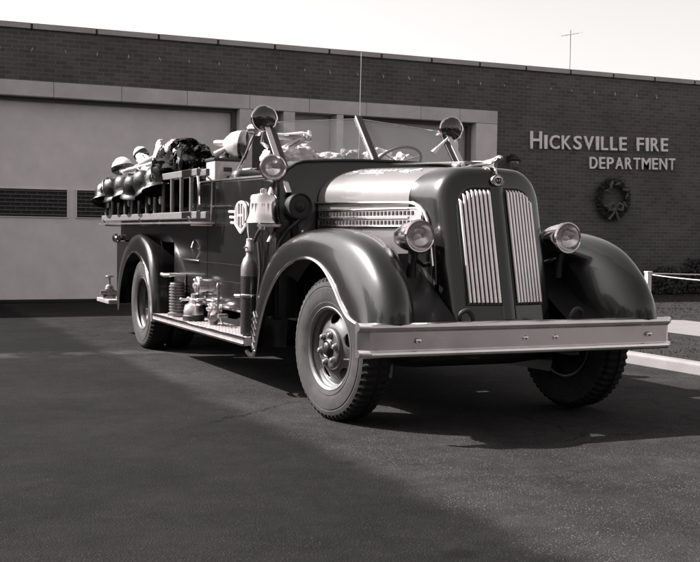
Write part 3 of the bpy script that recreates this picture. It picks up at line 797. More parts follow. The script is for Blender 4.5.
# ---- chassis
mb = MB()
for s_ in (-1, 1): mb.span(s_*.33, s_*.43, .31, 7.2, .52, .70)
for y in (.5, 2, 3.6, 5.1, 6.6): mb.span(-.32, .32, y-.05, y+.05, .54, .68)
mb.tube([(-.85, 0, .44), (-.4, 0, .40), (.4, 0, .40), (.85, 0, .44)], .05, 8)
mb.tube([(-.8, 5.32, .508), (.8, 5.32, .508)], .07, 10); blob(mb, (0, 5.32, .508), (.18, .2, .2), 2, .05)
mb.tube([(0, 1.6, .6), (0, 5.0, .53)], .05, 8)
mb.span(-.3, .3, .2, 1.2, .42, .9)
mb.tube([(.45, 1.5, .5), (.47, 3.0, .42), (.47, 6.6, .42)], .035, 8)
mb.tube([(-.95, 4.0, .30), (-.7, 4.05, .36)], .012, 6)
mb.build('chassis', BLACK, T, ang=40)

# ---- cowl (front face in shade) and side walls of the open cab
def cowl_top(x): ax = abs(x); return 1.935-.045*(ax/.95)**2-.16*max(0, (ax-.72)/.24)**2
mb = MB()
xs = [-.955+1.91*k/36 for k in range(37)]
rowF = [[(x, 1.315+.06*(abs(x)/.95)**2, z0) for x in xs] for z0 in (.62,)]
def cy_(x): return 1.315+.09*(abs(x)/.95)**3
r0 = [(x, cy_(x), .62) for x in xs]; r1 = [(x, cy_(x), 1.3) for x in xs]
r2 = [(x, cy_(x), cowl_top(x)-.035) for x in xs]; r3 = [(x, cy_(x)+.012, cowl_top(x)-.01) for x in xs]
r4 = [(x, cy_(x)+.04, cowl_top(x)) for x in xs]; r5 = [(x, cy_(x)+.32, cowl_top(x)+.015) for x in xs]
r6 = [(x*.99, cy_(x)+.42, cowl_top(x)-.02) for x in xs]; r7 = [(x*.98, cy_(x)+.43, 1.45) for x in xs]
mb.grid([r0, r1, r2, r3, r4, r5, r6, r7]); mb.build('cowl', PAINT, T, ang=50)
mb = MB(); mb.tube([(x, cy_(x)+.012, cowl_top(x)-.0) for x in xs], .009, 6); mb.build('cowl_bead', PAINTD, T)
body = MB()
for s_ in (-1, 1):
    # side wall with a dipped door line; profile in (y, z), wall thickness 4.5 cm
    poly = [(1.40, .60), (4.48, .60), (4.48, 1.20), (6.95, 1.20), (6.95, 1.80), (3.0, 1.79), (1.52, 1.775), (1.40, 1.74)]
    body.prism(poly, s_*.905, s_*.95, 0)
body.span(-.903, .903, 2.95, 3.0, .6, 1.80); body.span(-.903, .903, 6.90, 6.948, .6, 1.79)
body.span(-.90, .90, 1.5, 2.94, .78, .82); body.span(-.90, .90, 3.01, 6.89, 1.30, 1.34)
body.span(-.5, .5, 4.3, 6.89, .62, 1.29); body.span(-.49, .49, 3.0, 4.29, .61, .8)
bo = body.build('body', PAINT, T, smooth=False, bevel=.008)
for s_ in (-1, 1):
    mb = MB(); mb.tube([(s_*.93, y, z) for y, z in ((1.5, 1.785), (3.0, 1.80), (6.95, 1.81))], .019, 8); mb.build('top_rail', PAINTD, bo)
    mb = MB(); mb.tube([(s_*.954, 2.55, 1.555), (s_*.954, 3.45, 1.56)], .012, 8); mb.build('side_strip', CHROME, bo)
    mb = MB(); mb.tube([(s_*.954, 1.55, .615), (s_*.954, 3.4, .635)], .014, 8); mb.build('lower_strip', CHROME, bo)
    mb = MB()
    for a, b in (((1.75, 1.72), (1.75, 1.02)), ((1.75, 1.02), (3.3, 1.025)), ((3.3, 1.40), (3.3, .68)), ((3.3, 1.025), (4.25, 1.03)), ((2.25, 1.02), (2.25, .68)), ((1.5, .86), (4.2, .87))):
        mb.tube([(s_*.9505, *a), (s_*.9505, *b)], .0045, 5)
    mb.build('panel_seam', PAINTD, bo)
    mb = MB(); mb.tube([(s_*.955, 3.55, 1.03), (s_*.975, 3.6, 1.035), (s_*.975, 4.15, 1.04), (s_*.955, 4.2, 1.04)], .009, 6); mb.build('grab_rail', PAINTD, bo)
    mb = MB(); mb.tube([(s_*.955, 3.72, 1.24), (s_*.985, 3.70, 1.18), (s_*.985, 3.68, 1.10), (s_*.955, 3.68, 1.05)], .008, 6); mb.lathe([(.018, 0), (.02, .02), (.005, .03)], (s_*.97, 3.70, 1.16), (s_, 0, 0), 12); mb.build('door_handle', CHROME, bo)
# rear fenders
RF = [(4.40, .36, 4.36, .40, .55), (4.45, .60, 4.40, .70, .55), (4.58, .82, 4.52, .98, .55), (4.82, .985, 4.78, 1.19, .55), (5.18, 1.08, 5.18, 1.29, .55), (5.55, .995, 5.62, 1.22, .55), (5.78, .80, 5.98, 1.0, .55), (5.90, .58, 6.15, .72, .55), (5.94, .38, 6.22, .44, .55)]
RF = [(a+.2, b, c_+.2, d_, e_) for a, b, c_, d_, e_ in RF]
for s_ in (-1, 1):
    fender(RF, 1.155, 1.06, None, 'rear_fender', .04, s_, m=PAINT)
mb = MB(); mb.span(-1.0, 1.0, 6.3, 6.94, .45, 1.19); mb.build('rear_skirt', PAINT, T, smooth=False, bevel=.006)
mb = MB(); mb.span(-1.10, 1.10, 6.95, 7.65, .40, .45)
mb.build('tailboard', ALU, T, smooth=False, bevel=.006)
for s_ in (-1, 1):
    tl = MB(); tl.lathe([(.03, 0), (.05, .05), (.058, .12), (.055, .13), (.02, .14)], (s_*1.0, 6.84, 1.23), (0, 1, 0), 20); tl.tube([(s_*.95, 6.86, 1.23), (s_*1.0, 6.87, 1.23)], .03, 8)
    to = tl.build('tail_light', CHROME, T)
    mb = MB(); mb.lathe([(.04, 0), (.03, .015), (.004, .022)], (s_*1.0, 6.98, 1.23), (0, 1, 0), 20); mb.build('lens', LENSR, to)
    # running boards
    mb = MB(); mb.span(s_*.80, s_*1.155, 1.62, 4.57, .375, .445)
    rnd = 0
    for i in range(7):
        for j in range(61):
            x = .84+i*.045; y = 1.66+j*.047; a = R_(40 if (i+j) % 2 else -40)
            mb.box((s_*x, y, .4465), (.006, .026, .004), rotz(a))
    rb = mb.build('running_board', ALU, T, smooth=False)
    mb = MB(); mb.tube([(s_*1.157, 1.62, .438), (s_*1.157, 4.57, .438)], .012, 8); mb.tube([(s_*1.157, 1.62, .384), (s_*1.157, 4.57, .384)], .010, 8); mb.build('edge_moulding', CHROME, rb)
    # side step bracket near the rear fender
    mb = MB(); mb.span(s_*.96, s_*1.14, 3.98, 4.34, .86, .885); mb.tube([(s_*1.12, 4.0, .872), (s_*1.14, 4.16, .865), (s_*1.12, 4.34, .872)], .02, 8)
    mb.span(s_*.955, s_*.975, 4.0, 4.3, .70, .86); mb.build('side_step', NICKEL, T, smooth=False, bevel=.006)

# ---- cab: seat, dash, steering wheel, floor gear
mb = MB(); mb.span(-.86, .86, 2.30, 2.80, 1.12, 1.28); mb.span(-.86, .86, 2.74, 2.92, 1.28, 1.90); mb.build('seat', SEAT, T, bevel=.05, smooth=True)
mb = MB()
sc = Vector((.46, 2.02, 1.975)); ax = Vector((0, .60, .80)).normalized(); u = Vector((1, 0, 0)); v = ax.cross(u)
mb.tube([sc+(u*math.cos(2*PI*k/40)+v*math.sin(2*PI*k/40))*.215 for k in range(40)], .013, 8, closed=True)
sw = mb.build('steering_wheel', BLACK, T)
mb = MB()
for k in range(3):
    a = PI/2+2*PI*k/3; mb.tube([sc, sc+(u*math.cos(a)+v*math.sin(a))*.21], .007, 6)
mb.lathe([(.035, -.03), (.04, 0), (.02, .02)], sc, ax, 16); mb.build('spokes', CHROME, sw)
mb = MB(); mb.tube([sc, sc-ax*.75], .02, 8); mb.build('column', BLACK, sw)

# ---- windshield
def wy(z, x=0): return 1.915-(2.345-z)*.93+.07*(abs(x)/.88)
ws = MB()
def post_(x, zb, zt, wd, depth, name, m, dx=0):
    a = Vector((x+dx, wy(zt, x), zt)); b = Vector((x, wy(zb, x), zb)); t = (a-b).normalized(); nrm = Vector((0, -t.z, t.y)).normalized(); sx = t.cross(nrm).normalized()
    mb = MB(); vs_ = []
    for p in (b, a):
        for i, j in ((-1, -1), (1, -1), (1, 1), (-1, 1)): vs_.append(p+sx*wd/2*i+nrm*depth/2*j)
    mb.add(vs_, [(0, 1, 2, 3), (7, 6, 5, 4), (0, 4, 5, 1), (1, 5, 6, 2), (2, 6, 7, 3), (3, 7, 4, 0)])
    return mb.build(name, m, T, smooth=False, bevel=.005)
wf = post_(0, 1.94, 2.35, .055, .05, 'windshield_post', PAINTD)
mb = MB(); mb.tube([(-.03, wy(1.95)-.02, 1.95), (-.03, wy(2.35)-.02, 2.355)], .008, 6); mb.build('post_bead', CHROME, wf)
for s_ in (-1, 1):
    p = post_(s_*.885, 1.63, 2.28, .05, .05, 'windshield_post', CHROME)
    p2 = post_(s_*.835, 1.80, 2.22, .05, .03, 'windshield_side_frame', PAINTD)
    # glass pane
    zt_o, zt_i = 2.265, 2.335
    a = [(s_*.03, wy(1.93), 1.93), (s_*.03, wy(zt_i), zt_i), (s_*.82, wy(zt_o, .82), zt_o), (s_*.82, wy(1.87, .82), 1.87)]
    mb = MB(); nv = Vector((0, -.73, .68))*.006
    mb.add([Vector(q) for q in a]+[Vector(q)+nv for q in a], [(0, 1, 2, 3), (7, 6, 5, 4), (0, 4, 5, 1), (1, 5, 6, 2), (2, 6, 7, 3), (3, 7, 4, 0)])
    gw = mb.build('windshield_glass', GLASS, T, smooth=False)
    mb = MB(); mb.tube([a[1], a[2], a[3]], .0045, 6); mb.build('glass_edge', CHROME, gw)
    # red warning light at the post top
    c = Vector((s_*.905+(0 if s_ < 0 else .01), 1.86, 2.285)); ax = Vector((-.12, -1, -.02)).normalized()
    mb = MB(); mb.lathe([(.01, -.14), (.05, -.13), (.09, -.08), (.108, -.02), (.116, -.01), (.118, .008), (.108, .014), (.100, .010)], c, ax, 36, cap=False)
    wlg = mb.build('warning_light', CHROME, T)
    mb = MB(); mb.lathe([(.101, .010), (.08, .024), (.04, .034), (.003, .037)], c, ax, 36, cap=False); mb.build('lens', LENSR, wlg)
    mb = MB(); mb.tube([c+Vector((0, .03, -.11)), c+Vector((-s_*.0, .05, -.20)), c+Vector((-s_*.02, -.08, -.26))], .016, 8); mb.build('bracket', CHROME, wlg)
# small rear-view mirror arm on the far post
mb = MB(); mb.tube([(.85, 1.80, 2.20), (.78, 1.80, 2.13), (.70, 1.80, 2.05)], [.008, .02, .035], 8); blob(mb, (.93, 1.80, 2.12), (.03, .02, .07), 2, .1, 10, 8)
mb.build('wiper_motor', WHITEP, T)
# whip antenna
mb = MB(); mb.tube([(.20, 2.34, 1.90), (.20, 2.30, 2.99)], [.006, .0035], 6); mb.lathe([(.03, 0), (.02, .03), (.008, .06)], (.20, 2.34, 1.86), (0, 0, 1), 12); mb.tube([(.20, 2.34, 1.87), (.20, 2.34, 1.20)], .012, 6); mb.build('whip_antenna', CHROME, T)

# ---- spotlight on the near post, bell and siren
c = Vector((-.985, 1.42, 1.845)); ax = Vector((-.35, -1, 0)).normalized()
mb = MB(); mb.lathe([(.012, -.24), (.035, -.235), (.05, -.20), (.062, -.13), (.095, -.06), (.103, -.01), (.110, .0), (.110, .012), (.10, .016), (.094, .010)], c, ax, 36, cap=False)
spt = mb.build('spotlight', CHROME, T)
mb = MB(); mb.lathe([(.095, .008), (.07, -.03), (.03, -.05), (.003, -.055)], c, ax, 32, cap=False); mb.build('reflector', mat('reflector', .8), spt)
mb = MB(); mb.lathe([(.096, .010), (.07, .018), (.003, .025)], c, ax, 32, cap=False); mb.build('lens', LENS, spt)
mb = MB(); mb.tube([c+Vector((.03, .08, -.09)), c+Vector((.02, .08, -.15)), (-.95, 1.50, 1.62)], .018, 8); mb.lathe([(.04, 0), (.03, .03), (.02, .05)], (-.96, 1.5, 1.64), (0, 0, 1), 12); mb.build('bracket', CHROME, spt)

bc = Vector((-1.085, 1.36, 1.395))
mb = MB(); mb.lathe([(.150, .0), (.148, .012), (.134, .035), (.124, .08), (.118, .15), (.112, .205), (.098, .225), (.05, .238), (.03, .24), (.028, .27), (.012, .28)], bc, (0, 0, 1), 40)
bell = mb.build('bell', mat('bell_chrome', .82, .12, 1, 0, .05, 5), T)
mb = MB(); mb.span(-1.16, -.95, 1.30, 1.50, 1.365, 1.385); mb.tube([(-1.085, 1.36, 1.37), (-1.085, 1.36, 1.34)], .03, 10); mb.tube([(-.95, 1.45, 1.36), (-1.02, 1.42, 1.24)], .012, 6); mb.build('bracket', CHROME, bell)
mb = MB(); sc_ = Vector((-.84, 1.16, 1.53))
mb.lathe([(.03, .14), (.07, .13), (.095, .10), (.10, .05), (.105, .03), (.11, 0), (.10, -.006), (.09, .01), (.05, .012), (.04, .0), (.004, -.01)], sc_, (-.15, 1, 0), 32, cap=False)
sr = mb.build('siren', BLACK, T); mb = MB()
mb.tube([sc_+Vector((.0, .12, -.12)), sc_+Vector((.02, .15, -.26))], .025, 8); mb.build('bracket', BLACK, sr)
# black hose off the siren
mb = MB(); mb.tube([(-.86, 1.13, 1.42), (-.93, 1.20, 1.34), (-.97, 1.28, 1.24), (-.985, 1.30, 1.14)], .014, 7); mb.build('siren_cable', BLACK, T)

# ---- chrome badge on the cab side
bx = -.962
sb = MB(); pts = []
for k in range(13): a = PI*k/12; pts.append((2.32+.115*math.cos(a)*-1, 1.50+.075*math.sin(a)))
pts = [(2.13, 1.39), (2.13, 1.45)]+[(2.275-.145*math.cos(PI*k/10), 1.50+.085*math.sin(PI*k/10)) for k in range(11)]+[(2.42, 1.45), (2.42, 1.39), (2.275, 1.315)]
sb.tube([(bx, y, z) for y, z in pts], .013, 7, closed=True)
for y in (2.20, 2.35): sb.tube([(bx, y, 1.38), (bx, y, 1.56)], .013, 6)
sb.tube([(bx, 2.20, 1.465), (bx, 2.35, 1.465)], .011, 6); sb.tube([(bx, 2.275, 1.33), (bx, 2.275, 1.58)], .010, 6)
for z in (1.40, 1.45, 1.50): sb.tube([(bx, 2.40, z), (bx, 2.60-(1.50-z)*.6, z+.004)], .013, 6)
sb.build('side_emblem', mat('emblem_plate', .8, .4, .3), T)

# ================================================================== THINGS CARRIED
# extinguisher with hose
ex = empty('fire_extinguisher', (-1.065, 1.75, .45), 'tall dark cylinder extinguisher strapped upright behind the front fender', 'extinguisher')
mb = MB(); mb.lathe([(.05, .0), (.068, .01), (.070, .03), (.070, .50)], (-1.065, 1.75, .45), (0, 0, 1), 28); mb.build('tank', mat('extinguisher_dark_paint', .028, .22, 0, .8), ex)
mb = MB(); mb.lathe([(.071, .50), (.071, .56), (.066, .60), (.05, .645), (.03, .67), (.026, .70)], (-1.065, 1.75, .45), (0, 0, 1), 28); mb.build('shoulder', DULL, ex)
mb = MB(); mb.lathe([(.026, .70), (.034, .71), (.034, .76), (.028, .77), (.028, .81), (.012, .82)], (-1.065, 1.75, .45), (0, 0, 1), 16); mb.tube([(-1.065, 1.75, 1.20), (-1.12, 1.72, 1.19)], .009, 6); mb.build('valve', NICKEL, ex)
mb = MB(); mb.lathe([(.074, .32), (.076, .325), (.076, .345), (.074, .35)], (-1.065, 1.75, .45), (0, 0, 1), 28); mb.tube([(-1.135, 1.76, .785), (-1.165, 1.82, .785)], .014, 8); mb.tube([(-1.0, 1.72, .785), (-.95, 1.7, .785)], .012, 6); mb.build('strap', CHROME, ex)
mb = MB(); mb.tube(dense([(-1.07, 1.74, 1.26), (-1.06, 1.80, 1.33), (-1.02, 1.93, 1.40), (-.99, 2.0, 1.44)], 5), .010, 7)
mb.tube(dense([(-1.04, 1.70, 1.24), (-1.03, 1.66, 1.3), (-1.01, 1.64, 1.36), (-1.0, 1.72, 1.44)], 5), .013, 7)
mb.tube(dense([(-1.02, 1.66, 1.24), (-1.02, 1.60, 1.0), (-1.04, 1.60, .75), (-1.03, 1.62, .56)], 5), .012, 7); mb.build('hose', BLACK, ex)

# ribbed canister
rc = empty('ribbed_strainer', (-1.03, 4.05, .445), 'ribbed metal cylinder standing at the rear end of the running board', 'strainer')
pr = [(.095, .0), (.10, .01), (.10, .04), (.078, .05)]
for k in range(9):
    z = .06+k*.030; pr += [(.074, z), (.088, z+.006), (.088, z+.018), (.074, z+.024)]
pr += [(.08, .335), (.076, .35), (.03, .36)]
mb = MB(); mb.lathe(pr, (-1.03, 4.05, .445), (0, 0, 1), 28); mb.build('body', DULL, rc, ang=25)
mb = MB(); mb.tube([(-1.03+.026*math.cos(2*PI*k/14), 4.05, .835+.026*math.sin(2*PI*k/14)) for k in range(14)], .007, 6, closed=True); mb.build('bail', NICKEL, rc)
# dome nozzle with cross handles
dn = empty('suction_valve', (-1.03, 3.48, .445), 'squat domed brass valve with cross handles beside the ribbed cylinder', 'valve')
mb = MB(); mb.lathe([(.105, .0), (.108, .05), (.098, .06)], (-1.03, 3.48, .445), (0, 0, 1), 28); mb.build('rubber_base', BLACK, dn)
mb = MB(); mb.lathe([(.098, .06), (.10, .10), (.085, .155), (.05, .175), (.045, .21), (.03, .22), (.028, .26), (.01, .27)], (-1.03, 3.48, .445), (0, 0, 1), 28)
mb.tube([(-1.15, 3.5, .655), (-.92, 3.46, .655)], .012, 8); mb.tube([(-1.03, 3.34, .655), (-1.03, 3.66, .655)], .012, 8)
for q in ((-1.15, 3.5), (-.92, 3.46), (-1.03, 3.34), (-1.03, 3.66)): blob(mb, (q[0], q[1], .655), (.018, .018, .018), 1, 0, 8, 6)
mb.build('dome', NICKEL, dn)
# gate valve + lever
gv = empty('hose_gate', (-1.0, 2.92, .445), 'small nickel gate valve with a wheel lying on the running board', 'gate valve')
mb = MB(); mb.lathe([(.035, -.09), (.05, -.085), (.05, -.06), (.032, -.05), (.036, 0), (.032, .05), (.048, .06), (.048, .085), (.03, .09)], (-1.0, 2.95, .53), (.3, 1, 0), 18); mb.lathe([(.045, -.085), (.05, -.06), (.03, 0), (.022, .05), (.012, .11), (.012, .15)], (-1.0, 2.95, .53), (0, 0, 1), 16); mb.build('valve_body', DULL, gv)
mb = MB(); mb.tube([(-1.0+.055*math.cos(2*PI*k/20), 2.95+.055*math.sin(2*PI*k/20), .68) for k in range(20)], .009, 6, closed=True); mb.tube([(-1.055, 2.95, .68), (-.945, 2.95, .68)], .006, 5); mb.build('hand_wheel', NICKEL, gv)
# pump inlets and lever are parts of the engine
for (y, z, r) in ((3.30, .80, .085), (2.86, .60, .06)):
    mb = MB(); mb.lathe([(r*.7, 0), (r*.75, .06), (r, .065), (r*1.02, .10), (r*.9, .112), (r*.3, .116), (r*.28, .14), (.004, .145)], (-.95, y, z), (-1, 0, 0), 28); po = mb.build('pump_inlet', NICKEL, T)
    mb = MB()
    for k in range(3): a = 2*PI*k/3+.5; mb.tube([(-1.045, y+math.cos(a)*r*.9, z+math.sin(a)*r*.9), (-1.05, y+math.cos(a)*r*1.35, z+math.sin(a)*r*1.35)], .010, 6)
    mb.build('lug', CHROME, po)
mb = MB(); mb.tube([(-.98, 2.72, .47), (-1.03, 2.70, .60), (-1.03, 2.70, .80)], .011, 7); mb.lathe([(.018, 0), (.02, .03), (.006, .05)], (-1.03, 2.70, .80), (0, 0, 1), 10); mb.tube([(-.955, 2.66, .55), (-1.05, 2.64, .55)], .02, 8); mb.build('pump_lever', DULL, T)

# ladder (leans on brackets outside the hose bed)
LX = -1.15
la = empty('wooden_ladder', (LX, 5, 1.46), 'long wooden ladder carried on edge along the hose bed', 'ladder')
for z in (1.475, 1.875):
    for xo in (0, .09) if z > 1.4 else (0,):
        mb = MB(); mb.span(LX+xo-.02, LX+xo+.02, 2.95, 7.05, z-.034, z+.034); mb.build('rail', WOOD, la, smooth=False, bevel=.008)
k = 0; y = 3.18
while y < 7.0:
    mb = MB(); mb.tube([(LX, y, 1.50), (LX, y, 1.85)], .019, 10); mb.build('rung', WOOD, la)
    y += .335
mb = MB()
for z in (1.475, 1.875): mb.span(LX-.026, LX-.0205, 3.1, 3.42, z-.03, z+.03)
for y in (2.98, ): mb.tube([(LX, y, 1.48), (LX-.0, y-.05, 1.6), (LX, y-.04, 1.75), (LX, y, 1.86)], .014, 7)
mb.build('metal_tip', CHROME, la)
for y in (3.0, 4.6, 6.2):
    pass
for y in (3.12, 5.0, 6.8):
    mb = MB(); mb.tube([(-1.20, y, 1.46), (-1.17, y, 1.385), (-.97, y, 1.38), (-.96, y, 1.80), (-1.10, y, 1.92)], .011, 6); mb.build('ladder_bracket', NICKEL, T)
mb = MB(); mb.span(-1.19, -.955, 3.05, 7.15, 1.395, 1.412); mb.build('ladder_shelf', NICKEL, T, smooth=False)

# helmets hooked over the ladder and coats below them
def helmet_parts(root, m, sh):
    L_ = wloc(root)
    rows = []
    for i in range(9):
        a = PI/2*i/8; r = math.sin(a)**.9; z = .155*math.cos(a)**.85
        rows.append([L_+Vector((math.cos(2*PI*k/28)*.115*r, math.sin(2*PI*k/28)*.135*r, z+.006*(1 if k % 7 == 0 else 0)*(r > .1))) for k in range(28)])
    for rr2, dz in ((1.04, -.005), (1.18, -.018), (1.32, -.034), (1.33, -.040)):
        rows.append([L_+Vector((math.cos(2*PI*k/28)*.115*rr2, math.sin(2*PI*k/28)*.135*rr2*(1.0+.22*max(0, math.sin(2*PI*k/28))), dz-.03*max(0, math.sin(2*PI*k/28))*(rr2-1)*3)) for k in range(28)])
    MB().grid(rows, closed_u=True).build('shell', m, root, ang=60)
    mb = MB(); mb.tube([L_+Vector((0, -.13, .04)), L_+Vector((0, -.11, .12)), L_+Vector((0, -.04, .172)), L_+Vector((0, .08, .155)), L_+Vector((0, .135, .03))], .009, 6); mb.build('comb', m, root)
    mb = MB(); P = [L_+Vector((x, -.142+.02*(1-abs(x)/.045), z)) for x, z in ((-.022, .0), (.022, .0), (.03, .04), (.018, .07), (0, .08), (-.018, .07), (-.03, .04))]
    mb.add(P+[p+Vector((0, .008, 0)) for p in P], [tuple(range(7)), tuple(range(13, 6, -1))]+[(i, (i+1) % 7, 7+(i+1) % 7, 7+i) for i in range(7)]); mb.build('front_shield', sh, root, smooth=False)
def copy_tree(o, parent=None):
    c_ = o.copy(); COL.objects.link(c_); c_.parent = parent
    for ch in [q for q in o.children]: copy_tree(ch, c_)
    return c_
ords = ['frontmost', 'second from the front', 'third from the front', 'fourth from the front', 'fifth from the front', 'rearmost']
hel = []
hy = [4.28, 4.72, 5.18, 5.66, 6.18, 6.72]
h0 = empty('fire_helmet', (-1.19, hy[0], 1.80), 'x', 'helmet', 'black helmets hung along the ladder')
helmet_parts(h0, BLKG, mat('helmet_shield', .04, .35))
rn = random.Random(3)
rots = []
for i in range(6):
    o = h0 if i == 0 else copy_tree(h0)
    if i: o.location = (-1.19+rn.uniform(-.02, .01), hy[i], 1.80-.010*i+rn.uniform(-.03, .025))
    rots.append((o, (rn.uniform(-.25, .25), -.28+rn.uniform(-.2, .22), -.3+rn.uniform(-.7, .6))))
    o['label'] = 'glossy black fire helmet, %s of the row hung on the ladder' % ords[i]
for o, r in rots: o.rotation_euler = r; o.scale = (1.12, 1.12, 1.2)
def coat(y, seed, label, h=.27):
    r = random.Random(seed); rows = []; n = 22
    for i in range(9):
        t = i/8; z = 1.80-t*h-.02*math.sin(t*9+seed); row = []
        for k in range(n):
            a = 2*PI*k/n; fold = 1+.22*math.sin(a*4+seed)*t+.15*noise.noise(Vector((math.cos(a)*2, math.sin(a)*2, t*3+seed)))
            row.append((-1.035+math.cos(a)*.07*fold*(1+.2*t), y+math.sin(a)*.20*fold*(.8+.35*t), z))
        rows.append(row)
    mb = MB(); mb.grid(rows, closed_u=True, cap=True); p = mb.build('turnout_coat', CLOTH, ang=80)
    tag(p, label, 'coat', 'black coats hanging under the helmets')
    mb = MB(); q = Vector((-1.165, y-.06, 1.64)); blob(mb, q, (.014, .02, .036), seed, .3, 10, 8); 
    mb.build('buckle', WHITEP, p)
for i, y in enumerate(hy): coat(y+.04, i+1, 'black rubber coat under a helmet, %s of the row on the ladder' % ords[i], .24+.04*(i % 2))

# gear heaped on top of the hose bed
HBX = -.75
mb = MB()
HB = empty('black_coat_bundle', (-.8, 4.3, 1.82), 'heap of black folded coats with a grey cap over the ladder front', 'coat bundle')
mb = MB(); blob(mb, (-.88, 4.35, 1.99), (.20, .44, .20), 5, .55, 30, 22, 2.6); blob(mb, (-.82, 3.98, 1.93), (.17, .28, .13), 9, .6, 26, 18, 3); blob(mb, (-.88, 4.80, 2.0), (.17, .34, .18), 12, .6, 26, 18, 3)
mb.build('coats', CLOTH, HB, ang=45)
mb = MB()
for k in range(5):
    rows = []
    y0 = 3.95+k*.22; 
    for i in range(8):
        t = i/7; rows.append([(-.99-.07*math.sin(t*2.5)-.02*math.sin(q*1.3+k), y0+.20*(q/8-.5)*(1+.3*t)+.06*noise.noise(Vector((t*3, q*.5, k))), 2.16+.05*math.sin(k*2)-.30*t+.03*math.sin(q*1.9+k*2)) for q in range(9)])
    mb.grid(rows)
mb.build('coat_skirt', BLKG, HB, solid=.012, ang=50)
mb = MB(); blob(mb, (-.98, 4.38, 2.19), (.09, .13, .085), 3, .25, 18, 12); mb.build('cap', mat('cap_cloth', .34, .8, 0, 0, .2, 9, .3), HB, ang=80)
mb = MB(); blob(mb, (-.98, 3.93, 2.10), (.08, .20, .035), 7, .3, 16, 10, rot=Matrix.Rotation(R_(28), 3, 'X')); blob(mb, (-.90, 4.25, 2.26), (.10, .13, .03), 8, .3, 16, 10); mb.build('collar', CLOTH, HB, ang=80)
mb = MB(); blob(mb, (-1.02, 4.22, 1.955), (.05, .22, .035), 7, .3, 16, 10, rot=Matrix.Rotation(R_(-6), 3, 'X')); blob(mb, (-1.02, 4.62, 2.13), (.035, .05, .04), 8, .3, 12, 8); blob(mb, (-1.04, 4.12, 2.14), (.03, .08, .03), 18, .3, 12, 8); mb.build('lining_fold', CANVAS, HB, ang=80)

cv = MB(); blob(cv, (-1.0, 4.95, 2.10), (.05, .13, .20), 21, .25, 18, 14, rot=Matrix.Rotation(R_(25), 3, 'X')); blob(cv, (-.95, 5.05, 1.95), (.10, .2, .10), 22, .35, 18, 12)
o = cv.build('canvas_cover', CANVAS, ang=80); tag(o, 'upright pale canvas flap beside the heap of black coats', 'canvas')
cv = MB(); blob(cv, (-.9, 5.6, 1.90), (.14, .5, .10), 31, .55, 30, 18, 4); blob(cv, (-.85, 6.2, 1.88), (.14, .35, .09), 33, .55, 26, 14, 4); blob(cv, (-.6, 4.6, 1.86), (.3, 1.4, .10), 44, .4, 40, 14, 6)
o = cv.build('hose_load', mat('hose_jacket', .40, .8, 0, 0, .35, 14, .5), ang=80); tag(o, 'pale folded hose lying in the open hose bed', 'fire hose')

def nozzle(p0, p1, r0, r1, label, tipm=CHROME, name='play_pipe'):
    a, b = Vector(p0), Vector(p1); L_ = (b-a).length
    e_ = empty(name, p0, label, 'nozzle', 'nozzles lying over the hose bed')
    mb = MB(); mb.lathe([(r0*1.25, 0), (r0*1.3, .03), (r0, .04), (r0*.9, L_*.3), (r1*1.3, L_*.75), (r1*1.05, L_*.9)], a, b-a, 20); mb.build('barrel', tipm, e_)
    mb = MB(); mb.lathe([(r1*1.5, L_*.9), (r1*1.7, L_*.93), (r1*1.4, L_), (r1, L_*1.01)], a, b-a, 18); mb.build('tip', CHROME, e_)
    mb = MB()
    t = (b-a).normalized(); s_ = t.cross(Vector((0, 0, 1))).normalized(); q = a+t*L_*.3
    mb.tube([q+s_*r0, q+s_*(r0+.05)+t*.03, q+s_*(r0+.05)+t*.12, q+s_*r0+t*.15], .009, 6); mb.build('grip', BLACK, e_); return e_
nozzle((-.98, 4.75, 2.16), (-1.0, 6.3, 2.02), .05, .035, 'long dark pipe slanting rearward from the pale canvas flap', DULL)
nozzle((-1.0, 4.95, 2.06), (-1.05, 6.6, 2.02), .042, .03, 'lower thin pipe slanting back to the white bowl lamp', NICKEL)
def bowl_lamp(c, ax, r, label, name='flood_lamp'):
    e_ = empty(name, c, label, 'lamp', 'bowl lamps on the engine')
    c = Vector(c); ax = Vector(ax).normalized()
    mb = MB(); mb.lathe([(.02, -r*.95), (r*.45, -r*.85), (r*.8, -r*.52), (r*.98, -.02), (r*1.02, 0)], c, ax, 30, cap=False); mb.build('bowl', WHITEP, e_)
    mb = MB(); mb.lathe([(r*1.03, -.01), (r*1.05, .03), (r*.95, .05), (r*.8, .07), (.004, .10)], c, ax, 30, cap=False); mb.build('lens', LENSR, e_)
    mb = MB(); mb.tube([c+Vector((0, 0, -r)), c+Vector((0, .0, -r-.18))], .016, 8); mb.build('stem', BLACK, e_)
    return e_
bowl_lamp((-1.0, 6.65, 2.10), (.15, -.25, -1), .135, 'white domed lamp with dark underside at the rear end of the heap')
bowl_lamp((-.95, 5.95, 2.23), (.5, -.6, -.9), .09, 'smaller white domed lamp standing behind the slanting pipes')
cv = MB(); blob(cv, (-.96, 5.8, 2.16), (.07, .16, .05), 51, .4, 16, 10, rot=Matrix.Rotation(R_(20), 3, 'X')); blob(cv, (-1.0, 5.35, 2.0), (.06, .22, .05), 52, .5, 16, 10)
o = cv.build('white_rag', CANVAS, ang=80); tag(o, 'crumpled white cloth caught between the two slanting pipes', 'cloth')

